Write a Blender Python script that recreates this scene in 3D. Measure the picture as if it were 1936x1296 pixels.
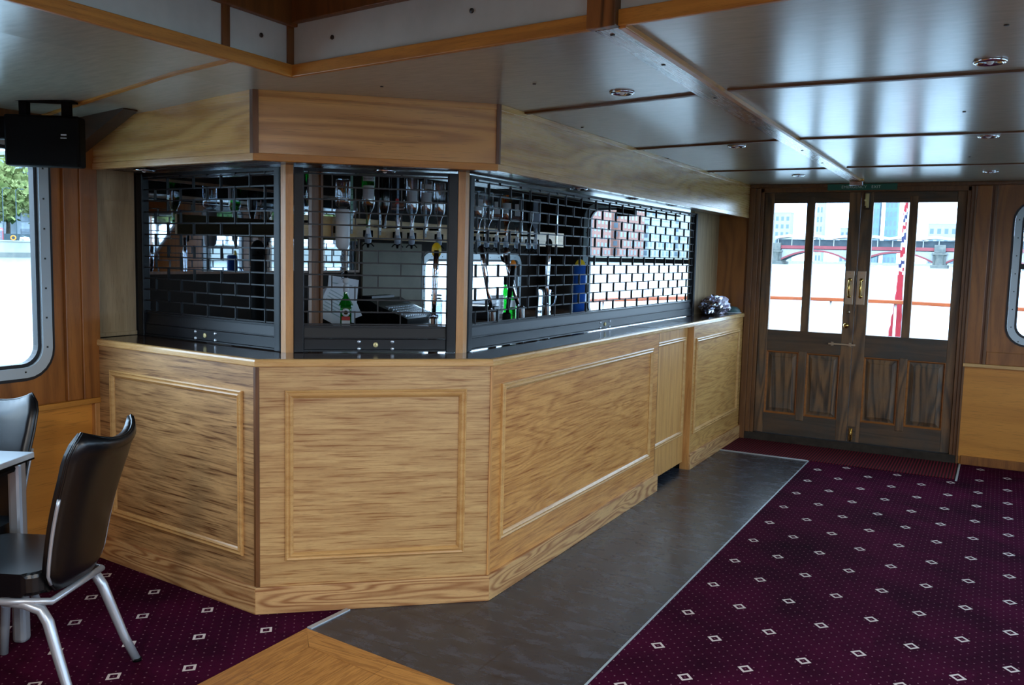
import bpy, bmesh, math, random
from mathutils import Matrix, Vector
random.seed(7)
S = bpy.context.scene
C = S.collection
for o in list(bpy.data.objects): bpy.data.objects.remove(o)

# ------------------------------------------------------------------ camera
cam_d = bpy.data.cameras.new('camera'); cam = bpy.data.objects.new('camera', cam_d); C.objects.link(cam)
cam_d.sensor_width = 36.0; cam_d.lens = 1684.72 / 1936 * 36.0; cam_d.clip_start = 0.05; cam_d.clip_end = 3000
yaw, pit, rol = (math.radians(a) for a in (28.6269, 5.6793, 1.3853))
F = Vector((-math.sin(yaw) * math.cos(pit), math.cos(yaw) * math.cos(pit), -math.sin(pit)))
R = Vector((math.cos(yaw), math.sin(yaw), 0)); U = R.cross(F)
R2 = R * math.cos(rol) + U * math.sin(rol); U2 = -R * math.sin(rol) + U * math.cos(rol)
m = Matrix((R2, U2, -F)).transposed().to_4x4(); m.translation = Vector((1.9352, -3.3798, 1.5632))
cam.matrix_world = m
S.camera = cam

# ------------------------------------------------------------------ world, exposure
w = bpy.data.worlds.new('overcast_sky'); S.world = w; w.use_nodes = True
wn = w.node_tree; wn.nodes.clear()
wo = wn.nodes.new('ShaderNodeOutputWorld'); wb = wn.nodes.new('ShaderNodeBackground')
wt = wn.nodes.new('ShaderNodeTexCoord'); wno = wn.nodes.new('ShaderNodeTexNoise'); wr = wn.nodes.new('ShaderNodeValToRGB')
wno.inputs['Scale'].default_value = 2.2; wno.inputs['Detail'].default_value = 4
wr.color_ramp.elements[0].position = 0.35; wr.color_ramp.elements[0].color = (0.44, 0.68, 1.0, 1)
wr.color_ramp.elements[1].position = 0.7; wr.color_ramp.elements[1].color = (0.70, 0.86, 1.0, 1)
wn.links.new(wt.outputs['Generated'], wno.inputs['Vector']); wn.links.new(wno.outputs['Fac'], wr.inputs['Fac'])
wn.links.new(wr.outputs['Color'], wb.inputs['Color']); wb.inputs['Strength'].default_value = 9.0
wn.links.new(wb.outputs['Background'], wo.inputs['Surface'])
S.view_settings.view_transform = 'Standard'; S.view_settings.look = 'None'
S.view_settings.exposure = 0.18; S.view_settings.gamma = 1.0; S.view_settings.use_curve_mapping = False
cy = S.cycles
cy.max_bounces = 10; cy.diffuse_bounces = 5; cy.glossy_bounces = 5; cy.transparent_max_bounces = 24; cy.transmission_bounces = 4
cy.caustics_reflective = False; cy.caustics_refractive = False; cy.sample_clamp_indirect = 6.0
try: cy.use_denoising = True
except Exception: pass

def portal(loc, rot, sx, sy):
    d = bpy.data.lights.new('window_portal', 'AREA'); d.shape = 'RECTANGLE'; d.size = sx; d.size_y = sy
    d.cycles.is_portal = True
    o = bpy.data.objects.new('window_portal', d); C.objects.link(o); o.location = loc; o.rotation_euler = rot
PI = math.pi
# portals just outside each opening, facing in (area lights shine along -Z local)
WIN_R = [(-4.5, -2.9), (-2.4, -0.8), (-0.3, 1.3), (1.8, 3.4)]
WIN_L = [(-2.45, -0.79)]
WIN_B = [(1.5, 3.2)]
for a, b in WIN_R: portal((3.86, (a + b) / 2, 1.5), (0, PI / 2, 0), 1.1, b - a)
for a, b in WIN_L: portal((-2.08, (a + b) / 2, 1.5), (0, -PI / 2, 0), 1.1, b - a)
for a, b in WIN_B: portal(((a + b) / 2, -7.12, 1.45), (PI / 2, 0, 0), b - a, 1.3)
portal((0.87, 4.55, 1.5), (-PI / 2, 0, 0), 1.5, 1.15)
portal((-1.0, 4.6, 1.5), (-PI / 2, 0, 0), 1.15, 1.1)
portal((2.3, 4.6, 1.5), (-PI / 2, 0, 0), 0.7, 1.1)

# fill lamps added out of view to light the bar (see fill_lamp further down)
FILL_LAMPS = [(0.9, -4.3), (2.2, -4.3), (2.9, -2.3)]
FILL_W = 48.0

# ------------------------------------------------------------------ helpers
WM = {}
def lin(c):
    return tuple(((v / 255) / 12.92 if v / 255 <= .04045 else ((v / 255 + .055) / 1.055) ** 2.4) for v in c) + (1,)

class MB:
    def __init__(s): s.bm = bmesh.new()
    def _v(s, pts, M=None):
        return [s.bm.verts.new((M @ Vector(p)) if M else Vector(p)) for p in pts]
    def face(s, pts, M=None, mi=0):
        f = s.bm.faces.new(s._v(pts, M)); f.material_index = mi; return f
    def box(s, x0, x1, y0, y1, z0, z1, M=None, mi=0, bev=0):
        v = s._v([(x0, y0, z0), (x1, y0, z0), (x1, y1, z0), (x0, y1, z0), (x0, y0, z1), (x1, y0, z1), (x1, y1, z1), (x0, y1, z1)], M)
        fs = []
        for q in ((0, 3, 2, 1), (4, 5, 6, 7), (0, 1, 5, 4), (1, 2, 6, 5), (2, 3, 7, 6), (3, 0, 4, 7)):
            f = s.bm.faces.new([v[i] for i in q]); f.material_index = mi; fs.append(f)
        if bev:
            es = list({e for f in fs for e in f.edges})
            r = bmesh.ops.bevel(s.bm, geom=es, offset=bev, segments=2, affect='EDGES', profile=0.5)
            for f in r['faces']: f.material_index = mi
        return s
    def prism(s, poly, z0, z1, M=None, mi=0, bev=0):
        a = s._v([(p[0], p[1], z0) for p in poly], M); b = s._v([(p[0], p[1], z1) for p in poly], M)
        fs = [s.bm.faces.new(a[::-1]), s.bm.faces.new(b)]
        n = len(poly)
        for i in range(n): fs.append(s.bm.faces.new((a[i], a[(i + 1) % n], b[(i + 1) % n], b[i])))
        for f in fs: f.material_index = mi
        if bev:
            bmesh.ops.bevel(s.bm, geom=list({e for f in fs for e in f.edges}), offset=bev, segments=2, affect='EDGES', profile=.5)
        return s
    def plate(s, outer, holes, y0, y1, M=None, mi=0):
        """loops in (x, z); thickness from y0 to y1"""
        tmp = bmesh.new()
        for lp in [outer] + holes:
            vs = [tmp.verts.new((p[0], y0, p[1])) for p in lp]
            for i in range(len(vs)): tmp.edges.new((vs[i], vs[(i + 1) % len(vs)]))
        bmesh.ops.triangle_fill(tmp, edges=tmp.edges[:], use_beauty=True)
        tmp.verts.ensure_lookup_table(); tmp.verts.index_update()
        A = s._v([v.co for v in tmp.verts], M); B = s._v([(v.co.x, y1, v.co.z) for v in tmp.verts], M)
        for f in tmp.faces:
            i = [v.index for v in f.verts]
            s.bm.faces.new([A[k] for k in i]).material_index = mi
            s.bm.faces.new([B[k] for k in reversed(i)]).material_index = mi
        for e in tmp.edges:
            if len(e.link_faces) == 1:
                a, b = e.verts[0].index, e.verts[1].index
                s.bm.faces.new((A[a], A[b], B[b], B[a])).material_index = mi
        tmp.free(); return s
    def tube(s, pts, r, seg=8, M=None, mi=0, closed=False, caps=True):
        P = [Vector(p) for p in pts]; n = len(P); rings = []
        rr = r if isinstance(r, (list, tuple)) else [r] * n
        up = None
        for i, p in enumerate(P):
            a = P[(i - 1) % n] if (closed or i) else P[i]; b = P[(i + 1) % n] if (closed or i < n - 1) else P[i]
            t = (b - a).normalized()
            if up is None: up = Vector((0, 0, 1)) if abs(t.z) < .9 else Vector((1, 0, 0))
            sd = t.cross(up)
            if sd.length < 1e-5: sd = t.cross(Vector((1, 0.3, 0)))
            sd.normalize(); up = sd.cross(t).normalized()
            rings.append(s._v([p + (sd * math.cos(k * 2 * PI / seg) + up * math.sin(k * 2 * PI / seg)) * rr[i] for k in range(seg)], M))
        for i in range(n if closed else n - 1):
            a, b = rings[i], rings[(i + 1) % n]
            for k in range(seg):
                f = s.bm.faces.new((a[k], a[(k + 1) % seg], b[(k + 1) % seg], b[k])); f.material_index = mi; f.smooth = True
        if caps and not closed:
            s.bm.faces.new(rings[0][::-1]).material_index = mi; s.bm.faces.new(rings[-1]).material_index = mi
        return s
    def lathe(s, prof, seg=24, M=None, mi=0, smooth=True):
        rings = []
        for r, z in prof:
            if r < 1e-6: rings.append(s._v([(0, 0, z)], M))
            else: rings.append(s._v([(r * math.cos(k * 2 * PI / seg), r * math.sin(k * 2 * PI / seg), z) for k in range(seg)], M))
        for a, b in zip(rings, rings[1:]):
            for k in range(seg):
                k2 = (k + 1) % seg
                if len(a) == 1 and len(b) == 1: break
                if len(a) == 1: q = (a[0], b[k2], b[k])
                elif len(b) == 1: q = (a[k], a[k2], b[0])
                else: q = (a[k], a[k2], b[k2], b[k])
                f = s.bm.faces.new(q); f.material_index = mi; f.smooth = smooth
        return s
    def ring(s, x0, x1, z0, z1, prof, M=None, mi=0):
        """mitred rectangular moulding, prof = [(inset, y)]"""
        L = [s._v([(x0 + d, y, z0 + d), (x1 - d, y, z0 + d), (x1 - d, y, z1 - d), (x0 + d, y, z1 - d)], M) for d, y in prof]
        for a, b in zip(L, L[1:]):
            for k in range(4):
                s.bm.faces.new((a[k], a[(k + 1) % 4], b[(k + 1) % 4], b[k])).material_index = mi
        return s
    def sphere(s, c, r, seg=12, M=None, mi=0, sz=None):
        sz = sz or (1, 1, 1)
        prof = [(math.sin(PI * i / (seg // 2)) , -math.cos(PI * i / (seg // 2))) for i in range(seg // 2 + 1)]
        T = Matrix.Translation(c) @ Matrix.Diagonal((r * sz[0], r * sz[1], r * sz[2], 1))
        prof = [(0 if p[0] < 1e-6 else p[0], p[1]) for p in prof]
        return s.lathe(prof, seg, (M @ T) if M else T, mi)

def obj(name, mb, mats, parent=None, M=None, label=None):
    bmesh.ops.recalc_face_normals(mb.bm, faces=mb.bm.faces[:])
    me = bpy.data.meshes.new(name); mb.bm.to_mesh(me); mb.bm.free()
    for mt in (mats if isinstance(mats, (list, tuple)) else [mats]): me.materials.append(mt)
    o = bpy.data.objects.new(name, me); C.objects.link(o)
    M = M.copy() if M is not None else (WM[parent.name].copy() if parent is not None else Matrix())
    WM[o.name] = M
    if parent is not None:
        o.parent = parent; o.matrix_basis = WM[parent.name].inverted() @ M
    else: o.matrix_basis = M
    if label: o['label'] = label
    return o
def tag(o, label=None, cat=None, group=None, kind=None):
    if label: o['label'] = label
    if cat: o['category'] = cat
    if group: o['group'] = group
    if kind: o['kind'] = kind
    return o
def thing(name, label, cat, loc=(0, 0, 0), rz=0, group=None, M=None):
    o = bpy.data.objects.new(name, None); C.objects.link(o); o.empty_display_size = .1
    M = M if M is not None else Matrix.Translation(loc) @ Matrix.Rotation(rz, 4, 'Z')
    o.matrix_basis = M; WM[o.name] = M.copy()
    return tag(o, label, cat, group)
def struct(name, mb, mats, parent=None, M=None):
    o = obj(name, mb, mats, parent, M)
    if parent is None: o['kind'] = 'structure'
    return o
def copy_tree(o, M=None, parent=None, label=None):
    c = o.copy(); C.objects.link(c)
    if parent is not None: c.parent = parent; WM[c.name] = Matrix()
    else:
        WM[c.name] = M.copy() if M is not None else WM[o.name].copy(); c.matrix_basis = WM[c.name]
    if label: c['label'] = label
    for ch in list(o.children): copy_tree(ch, parent=c)
    return c
def frame(p, q):
    """local x from p to q, local y to the left of it, z up"""
    d = Vector((q[0] - p[0], q[1] - p[1], 0)).normalized(); n = Vector((-d.y, d.x, 0))
    M = Matrix((d, n, Vector((0, 0, 1)))).transposed().to_4x4(); M.translation = Vector((p[0], p[1], 0)); return M
def text_mesh(name, cu):
    o = bpy.data.objects.new(name, cu); C.objects.link(o); bpy.context.view_layer.update()
    me = bpy.data.meshes.new_from_object(o.evaluated_get(bpy.context.evaluated_depsgraph_get())); bpy.data.objects.remove(o)
    for mt in cu.materials:
        if mt.name not in me.materials: me.materials.append(mt)
    o = bpy.data.objects.new(name, me); C.objects.link(o); return o
def text(name, body, size, mat, parent, M, space=1.0):
    cu = bpy.data.curves.new(name, 'FONT'); cu.body = body; cu.size = size; cu.align_x = 'CENTER'; cu.align_y = 'CENTER'; cu.extrude = .0003; cu.space_character = space
    cu.materials.append(mat); o = text_mesh(name, cu); WM[o.name] = M; o.parent = parent; o.matrix_basis = WM[parent.name].inverted() @ M; return o
def dist(p, q): return math.hypot(q[0] - p[0], q[1] - p[1])
def rrect(x0, x1, z0, z1, r, n=6):
    o = []
    for cx_, cz, a0 in ((x1 - r, z0 + r, -90), (x1 - r, z1 - r, 0), (x0 + r, z1 - r, 90), (x0 + r, z0 + r, 180)):
        for k in range(n + 1):
            a = math.radians(a0 + 90 * k / n); o.append((cx_ + r * math.cos(a), cz + r * math.sin(a)))
    return o
def offset(poly, ds):
    """open polyline, offset each to its left; returns points"""
    out = []
    n = len(poly)
    for i in range(n):
        def nrm(a, b):
            L = dist(a, b); return (-(b[1] - a[1]) / L, (b[0] - a[0]) / L)
        if i == 0: nn = nrm(poly[0], poly[1]); out.append((poly[0][0] + nn[0] * ds, poly[0][1] + nn[1] * ds)); continue
        if i == n - 1: nn = nrm(poly[-2], poly[-1]); out.append((poly[-1][0] + nn[0] * ds, poly[-1][1] + nn[1] * ds)); continue
        n1 = nrm(poly[i - 1], poly[i]); n2 = nrm(poly[i], poly[i + 1])
        k = ds / (1 + n1[0] * n2[0] + n1[1] * n2[1])
        out.append((poly[i][0] + (n1[0] + n2[0]) * k, poly[i][1] + (n1[1] + n2[1]) * k))
    return out

# ------------------------------------------------------------------ materials
class NT:
    def __init__(s, name):
        s.m = bpy.data.materials.new(name); s.m.use_nodes = True; s.t = s.m.node_tree
        s.b = s.t.nodes['Principled BSDF']; s.out = s.t.nodes['Material Output']
    def n(s, typ, **kw):
        x = s.t.nodes.new('ShaderNode' + typ)
        for k, v in kw.items():
            if k.startswith('i_'):
                key = k[2:].replace('_', ' ')
                x.inputs[int(key) if key.isdigit() else key].default_value = v
            else: setattr(x, k, v)
        return x
    def l(s, a, b): s.t.links.new(a, b)
    def math(s, op, a, b=None, c=None):
        x = s.t.nodes.new('ShaderNodeMath'); x.operation = op
        for i, v in enumerate((a, b, c)):
            if v is None: continue
            if isinstance(v, (int, float)): x.inputs[i].default_value = v
            else: s.l(v, x.inputs[i])
        return x.outputs[0]
    def mix(s, f, a, b, mode='MIX'):
        x = s.t.nodes.new('ShaderNodeMix'); x.data_type = 'RGBA'; x.blend_type = mode
        for i, v in ((0, f), (6, a), (7, b)):
            if isinstance(v, (int, float, tuple)): x.inputs[i].default_value = v
            else: s.l(v, x.inputs[i])
        return x.outputs[2]
    def set(s, **kw):
        for k, v in kw.items(): s.b.inputs[k.replace('_', ' ')].default_value = v
        return s
    def coord(s, scale=(1, 1, 1), loc=(0, 0, 0), rot=(0, 0, 0)):
        tc = s.n('TexCoord'); mp = s.n('Mapping')
        mp.inputs['Scale'].default_value = scale; mp.inputs['Location'].default_value = loc; mp.inputs['Rotation'].default_value = rot
        s.l(tc.outputs['Object'], mp.inputs['Vector']); return mp.outputs['Vector']
    def noise(s, vec, scale, detail=3, rough=.5, dist=0.0):
        x = s.n('TexNoise'); x.inputs['Scale'].default_value = scale; x.inputs['Detail'].default_value = detail
        x.inputs['Roughness'].default_value = rough; x.inputs['Distortion'].default_value = dist
        s.l(vec, x.inputs['Vector']); return x.outputs['Fac']
    def bump(s, h, strength=.1, d=.002):
        x = s.n('Bump'); x.inputs['Strength'].default_value = strength; x.inputs['Distance'].default_value = d
        s.l(h, x.inputs['Height']); s.l(x.outputs['Normal'], s.b.inputs['Normal'])
    def ramp(s, f, stops):
        x = s.n('ValToRGB'); e = x.color_ramp.elements
        while len(e) < len(stops): e.new(.5)
        for i, (p, c) in enumerate(stops): e[i].position = p; e[i].color = c
        s.l(f, x.inputs['Fac']); return x.outputs['Color']

def plain(name, c, rough=.5, metal=0, spec=.5, noise=0.0, nscale=20, coat=0):
    t = NT(name); t.set(Roughness=rough, Metallic=metal, Specular_IOR_Level=spec)
    if coat: t.set(Coat_Weight=coat, Coat_Roughness=.1)
    col = lin(c)
    if noise:
        f = t.noise(t.coord(), nscale, 4, .6)
        a = tuple(v * (1 - noise) for v in col[:3]) + (1,); b = tuple(min(1, v * (1 + noise)) for v in col[:3]) + (1,)
        t.l(t.ramp(f, [(.3, a), (.7, b)]), t.b.inputs['Base Color'])
    else: t.b.inputs['Base Color'].default_value = col
    return t.m

def wood(name, light, dark, axis='X', figure=.5, rings=9, fine=.5, rough=.38, seed=0, size=1.0, worn=None, bump=.05, coat=0.0, streak=0.0):
    t = NT(name); a, c = .38 * size, 3.6 * size
    sc = {'X': (a, c, c), 'Y': (c, a, c), 'Z': (c, c, a)}[axis]
    v = t.coord(sc, (seed * 3.7, seed * 1.9, seed * 5.3))
    n1 = t.noise(v, 1.15, 2, .45, .35)
    s1 = t.math('SINE', t.math('MULTIPLY', n1, rings * 6.283))
    s1 = t.math('MULTIPLY_ADD', s1, .5, .5)
    s1 = t.math('POWER', s1, 1.6)
    k = {'X': (1.6, 60, 60), 'Y': (60, 1.6, 60), 'Z': (60, 60, 1.6)}[axis]
    n2 = t.noise(t.coord(tuple(q * size for q in k), (seed, seed * 2, 0)), 2.2, 4, .65, .1)
    k3 = {'X': (.9, 9, 9), 'Y': (9, .9, 9), 'Z': (9, 9, .9)}[axis]
    n3 = t.noise(t.coord(tuple(q * size for q in k3), (seed * 7, 0, seed)), 1.6, 5, .6, .5)
    if streak:
        k4 = {'X': (2.4, 62, 62), 'Y': (62, 2.4, 62), 'Z': (62, 62, 2.4)}[axis]
        n4 = t.noise(t.coord(k4, (seed * 3, 1, seed)), 1.9, 3, .55, .25)
        n4 = t.math('MULTIPLY', t.math('SUBTRACT', t.math('MAXIMUM', n4, .50), .50), streak * 5)
    f = t.math('ADD', t.math('MULTIPLY', s1, figure * .55), t.math('MULTIPLY', n2, fine * .5))
    f = t.math('ADD', f, t.math('MULTIPLY_ADD', n3, .9, -.30 - figure * .15))
    if streak: f = t.math('ADD', f, n4)
    col = t.ramp(f, [(.12, lin(light)), (.85, lin(dark))])
    pr_ = t.noise(t.coord(tuple(q * size * 3.2 for q in k), (3, seed, 9)), 2.2, 2, .5)
    col = t.mix(t.math('MULTIPLY', t.math('GREATER_THAN', pr_, .63), .35), col, lin(tuple(int(q * .62) for q in dark)))
    if worn:
        wv = t.noise(t.coord((2, 2, 2), (seed, 4, 1)), 1.7, 5, .65)
        col = t.mix(t.math('MULTIPLY', t.math('SMOOTH_MIN', t.math('MULTIPLY_ADD', wv, 3.2, -1.35), 1, .2), .8), col, lin(worn))
    t.l(col, t.b.inputs['Base Color']); t.set(Roughness=rough)
    if coat: t.set(Coat_Weight=coat, Coat_Roughness=.16)
    t.l(t.math('MULTIPLY_ADD', n2, .22, rough - .1), t.b.inputs['Roughness'])
    t.bump(n2, bump, .0015)
    return t.m

OAK = dict(light=(206, 166, 104), dark=(150, 100, 48))
M = {}
M['panel_m'] = wood('oak_veneer_horizontal', (206, 168, 112), (140, 88, 42), 'X', .22, 9, .5, .42, 1, 1.6, streak=.5)
M['panel_l'] = wood('oak_veneer_left', (194, 150, 98), (96, 58, 30), 'X', .35, 12, .5, .42, 2, 1.5, streak=.5)
M['panel_r'] = wood('oak_veneer_right', (212, 154, 86), (150, 88, 38), 'X', .45, 14, .4, .40, 5, 1.7, streak=.45)
M['panel_r2'] = wood('oak_veneer_far', (205, 158, 92), (152, 98, 44), 'X', .55, 15, .4, .40, 9, 1.7, streak=.4)
M['gate'] = wood('oak_gate_vertical', (212, 160, 94), (164, 108, 52), 'Z', .4, 9, .6, .40, 6, 1.2)
M['plinth'] = wood('oak_plinth', (206, 162, 108), (142, 86, 46), 'X', 1.1, 14, .4, .45, 11, 1.8)
M['mould'] = wood('oak_moulding', (206, 162, 102), (158, 106, 54), 'X', .3, 7, .5, .28, 3, 2)
M['nosing'] = wood('oak_nosing', (214, 172, 112), (184, 132, 74), 'X', .4, 7, .5, .25, 4, 2, coat=.3)
M['fascia'] = wood('oak_fascia', (220, 176, 110), (172, 122, 66), 'X', .8, 12, .5, .27, 7, .8, coat=.12)
M['fascia_m'] = wood('oak_fascia_middle', (206, 154, 88), (156, 104, 52), 'X', 1.0, 12, .5, .30, 8, .7, coat=.1)
M['trimdark'] = wood('dark_oak_trim', (112, 70, 34), (70, 42, 20), 'Z', .5, 8, .6, .4, 12, 2)
M['knee'] = wood('dark_stained_knee', (62, 38, 20), (34, 20, 11), 'X', .5, 8, .5, .5, 44, 2)
M['bartop'] = wood('dark_bar_top', (62, 40, 26), (34, 22, 15), 'X', .4, 8, .5, .14, 13, 1, coat=.6)
M['post'] = wood('oak_post', (206, 150, 88), (160, 104, 52), 'Z', .4, 8, .5, .35, 14, 2)
M['saloon'] = wood('saloon_oak_wall', (158, 98, 44), (104, 60, 26), 'Z', .6, 9, .5, .38, 15, 1)
M['saloonpanel'] = wood('orange_oak_ply', (212, 142, 58), (176, 108, 36), 'X', .5, 7, .35, .40, 16, .6)
M['ceiltrim'] = wood('orange_oak_strip', (196, 134, 56), (140, 86, 34), 'X', .4, 8, .5, .40, 17, 2)
M['ceiltrimY'] = wood('orange_oak_strip_y', (196, 134, 56), (140, 86, 34), 'Y', .4, 8, .5, .36, 18, 2)
M['batten'] = wood('brown_batten', (112, 74, 44), (72, 44, 24), 'X', .3, 8, .5, .45, 19, 2)
M['beam'] = wood('beam_underside', (150, 126, 112), (60, 38, 26), 'Y', 1.3, 9, .5, .25, 20, 1.3, coat=.3)
M['beamside'] = wood('dark_oak_post', (140, 88, 42), (58, 34, 16), 'Z', 1.2, 9, .5, .4, 21, 1.6)
M['door'] = wood('weathered_door_oak', (140, 102, 66), (58, 42, 30), 'Z', .8, 9, .7, .5, 22, 1.4, worn=(84, 80, 72))
M['doorpanel'] = wood('weathered_door_panel', (132, 98, 64), (54, 42, 32), 'Z', 1.1, 8, .7, .55, 23, 1.5, worn=(88, 86, 80))
M['bead'] = wood('door_bead_oak', (166, 104, 52), (104, 62, 30), 'X', .3, 8, .5, .4, 41, 2)
M['doorrail'] = wood('weathered_door_rail', (96, 72, 50), (50, 40, 32), 'X', .6, 9, .7, .5, 24, 1.4, worn=(66, 66, 62))
M['casing'] = wood('door_casing_oak', (122, 80, 44), (74, 46, 26), 'Z', .4, 8, .6, .4, 25, 1.8)
M['side'] = wood('pale_oak_lining', (176, 150, 112), (132, 106, 74), 'Z', .5, 9, .6, .45, 26, 1)
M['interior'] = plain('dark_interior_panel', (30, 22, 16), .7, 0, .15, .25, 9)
M['rack'] = wood('rack_oak', (206, 172, 120), (170, 130, 80), 'Y', .5, 9, .5, .45, 28, 1.2)
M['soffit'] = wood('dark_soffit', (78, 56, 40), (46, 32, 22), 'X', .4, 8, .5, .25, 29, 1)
M['rail'] = wood('varnished_rail', (168, 84, 48), (120, 56, 32), 'X', .3, 8, .5, .3, 30, 2)
M['steel_black'] = plain('satin_black_powder_coat', (9, 12, 17), .42, .0, .30)
M['black'] = plain('black_plastic', (5, 6, 7), .6, 0, .08)
M['blackgloss'] = plain('black_gloss', (8, 9, 12), .15)
M['vinyl'] = plain('black_vinyl', (7, 8, 11), .3, 0, .42, .2, 60)
M['silver'] = plain('silver_powder_coat', (176, 182, 190), .32, .55, .5)
M['chrome'] = plain('chrome', (215, 218, 225), .12, 1)
M['alu'] = plain('satin_aluminium', (190, 198, 204), .38, .6)
M['brass'] = plain('aged_brass', (206, 170, 96), .25, 1)
M['paleb'] = plain('pale_brass', (224, 208, 150), .4, .3)
M['bronze'] = plain('dull_bronze_plate', (178, 166, 146), .34, .9)
M['rivet'] = plain('zinc_rivet', (200, 206, 214), .3, .8)
M['gasket'] = plain('black_rubber', (14, 16, 22), .5)
M['winframe'] = plain('grey_window_frame', (176, 188, 194), .35, .15)
M['tabletop'] = plain('pale_table_top', (190, 200, 208), .22, 0, .5)
M['white'] = plain('white_plastic', (225, 228, 232), .4)
M['paper'] = plain('white_paper', (235, 238, 245), .7)
M['green'] = plain('exit_green', (14, 96, 78), .35)
M['signwhite'] = plain('sign_lettering', (205, 225, 218), .5)
M['grime'] = plain('weathered_threshold', (52, 44, 36), .7, 0, .3, .4, 12)
M['screwm'] = plain('dark_screw', (30, 28, 26), .5)
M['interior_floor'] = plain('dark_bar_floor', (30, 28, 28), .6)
M['blue'] = plain('blue_font', (40, 96, 190), .25, .2)
M['yellow'] = plain('yellow_badge', (236, 200, 40), .3)
M['orange'] = plain('orange_badge', (226, 130, 30), .35)
M['red'] = plain('red_badge', (196, 36, 36), .4)
M['navy'] = plain('navy_badge', (24, 32, 80), .4)
M['steel'] = plain('brushed_steel', (180, 190, 200), .22, 1)
M['well'] = plain('well_white_panel', (182, 186, 182), .6, 0, .3, .10, 5)
M['welltop'] = plain('well_top_panel', (150, 140, 118), .6, 0, .3, .15, 4)
M['screwcap'] = plain('black_cap', (10, 10, 12), .4)

# mirror
t = NT('mirror'); t.set(Metallic=1, Roughness=.02); t.b.inputs['Base Color'].default_value = (.55, .60, .66, 1); M['mirror'] = t.m
# ceiling laminate
t = NT('ceiling_laminate'); f = t.noise(t.coord((2, 9, 1)), 5, 5, .65)
t.l(t.ramp(f, [(.25, lin((148, 145, 130))), (.75, lin((166, 162, 146)))]), t.b.inputs['Base Color'])
f2 = t.noise(t.coord((1, 1, 1)), 1.3, 3, .5); t.l(t.math('MULTIPLY_ADD', f2, .08, .20), t.b.inputs['Roughness']); t.set(Specular_IOR_Level=.55)
t.bump(f, .02, .001); M['ceil'] = t.m
# glass panes: mostly clear with a faint mirror sheen
def glass(name, tint, gl=.07, ior=None):
    t = NT(name); t.t.nodes.remove(t.b)
    tr = t.n('BsdfTransparent'); tr.inputs['Color'].default_value = tint + (1,)
    g = t.n('BsdfGlossy'); g.inputs['Roughness'].default_value = .03; g.inputs['Color'].default_value = (1, 1, 1, 1)
    fr = t.n('LayerWeight'); fr.inputs['Blend'].default_value = .12
    fac = t.math('MULTIPLY_ADD', fr.outputs['Fresnel'], .5, gl * .5)
    mx = t.n('MixShader'); t.l(fac, mx.inputs[0]); t.l(tr.outputs[0], mx.inputs[1]); t.l(g.outputs[0], mx.inputs[2]); t.l(mx.outputs[0], t.out.inputs['Surface'])
    return t.m
M['glass'] = glass('window_glass', (.94, .97, .98), .04)
M['bglass'] = glass('clear_bottle_glass', (.84, .88, .93), .40)
M['gglass'] = glass('green_bottle_glass', (.05, .50, .12), .3)
M['aglass'] = glass('amber_bottle_glass', (.75, .35, .05), .3)
M['bag'] = glass('crinkled_clear_plastic', (.75, .75, .85), .5)
# carpet with a lattice of small squares
def carpet():
    t = NT('burgundy_square_carpet')
    tc = t.n('TexCoord'); sp = t.n('SeparateXYZ'); t.l(tc.outputs['Object'], sp.inputs[0])
    X, Y = sp.outputs['X'], sp.outputs['Y']
    I = t.math('DIVIDE', t.math('SUBTRACT', X, 2.072), .1792)
    J = t.math('DIVIDE', t.math('SUBTRACT', t.math('SUBTRACT', Y, .491), t.math('MULTIPLY', I, .1885)), .3954)
    def loc(mult, oi=0., oj=0.):
        i = t.math('ADD', t.math('MULTIPLY', I, mult), oi); j = t.math('ADD', t.math('MULTIPLY', J, mult), oj)
        # lattice is nearly square in the basis u, v-u : i' = i + j , j' = j
        a = t.math('ADD', i, j); a = t.math('SUBTRACT', i, 0)
        # convert to orthogonal basis (p along u, q along w = v-u):  P = i*u + j*v = (i+j)*u + j*w
        p = t.math('ADD', i, j); q = j
        dp = t.math('SUBTRACT', p, t.math('ROUND', p)); dq = t.math('SUBTRACT', q, t.math('ROUND', q))
        return t.math('ABSOLUTE', dp), t.math('ABSOLUTE', dq)
    p, q = loc(1.0)
    mx = t.math('MAXIMUM', p, q)
    sq = t.math('MULTIPLY', t.math('LESS_THAN', mx, .088), t.math('GREATER_THAN', mx, .050))
    p2, q2 = loc(7.0)
    d2 = t.math('ADD', t.math('POWER', p2, 2), t.math('POWER', q2, 2))
    dot = t.math('LESS_THAN', d2, .0075)
    v = t.coord()
    wear = t.noise(v, 2.3, 5, .6); pile = t.noise(v, 260, 2, .6); pile2 = t.noise(v, 60, 2, .6)
    base = t.ramp(wear, [(.3, lin((38, 8, 25))), (.72, lin((80, 15, 48)))])
    base = t.mix(t.math('MULTIPLY', pile, .5), base, lin((34, 6, 20)))
    w2 = t.noise(v, 9, 5, .7); base = t.mix(t.math('MULTIPLY', t.math('MAXIMUM', t.math('SUBTRACT', w2, .52), 0.0), 2.4), base, lin((26, 4, 16)))
    base = t.mix(t.math('MULTIPLY', dot, .48), base, lin((170, 120, 132)))
    base = t.mix(sq, base, lin((214, 196, 190)))
    t.l(base, t.b.inputs['Base Color']); t.set(Roughness=.95, Specular_IOR_Level=.03)
    t.bump(pile, .35, .004)
    return t.m
M['carpet'] = carpet()
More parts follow.
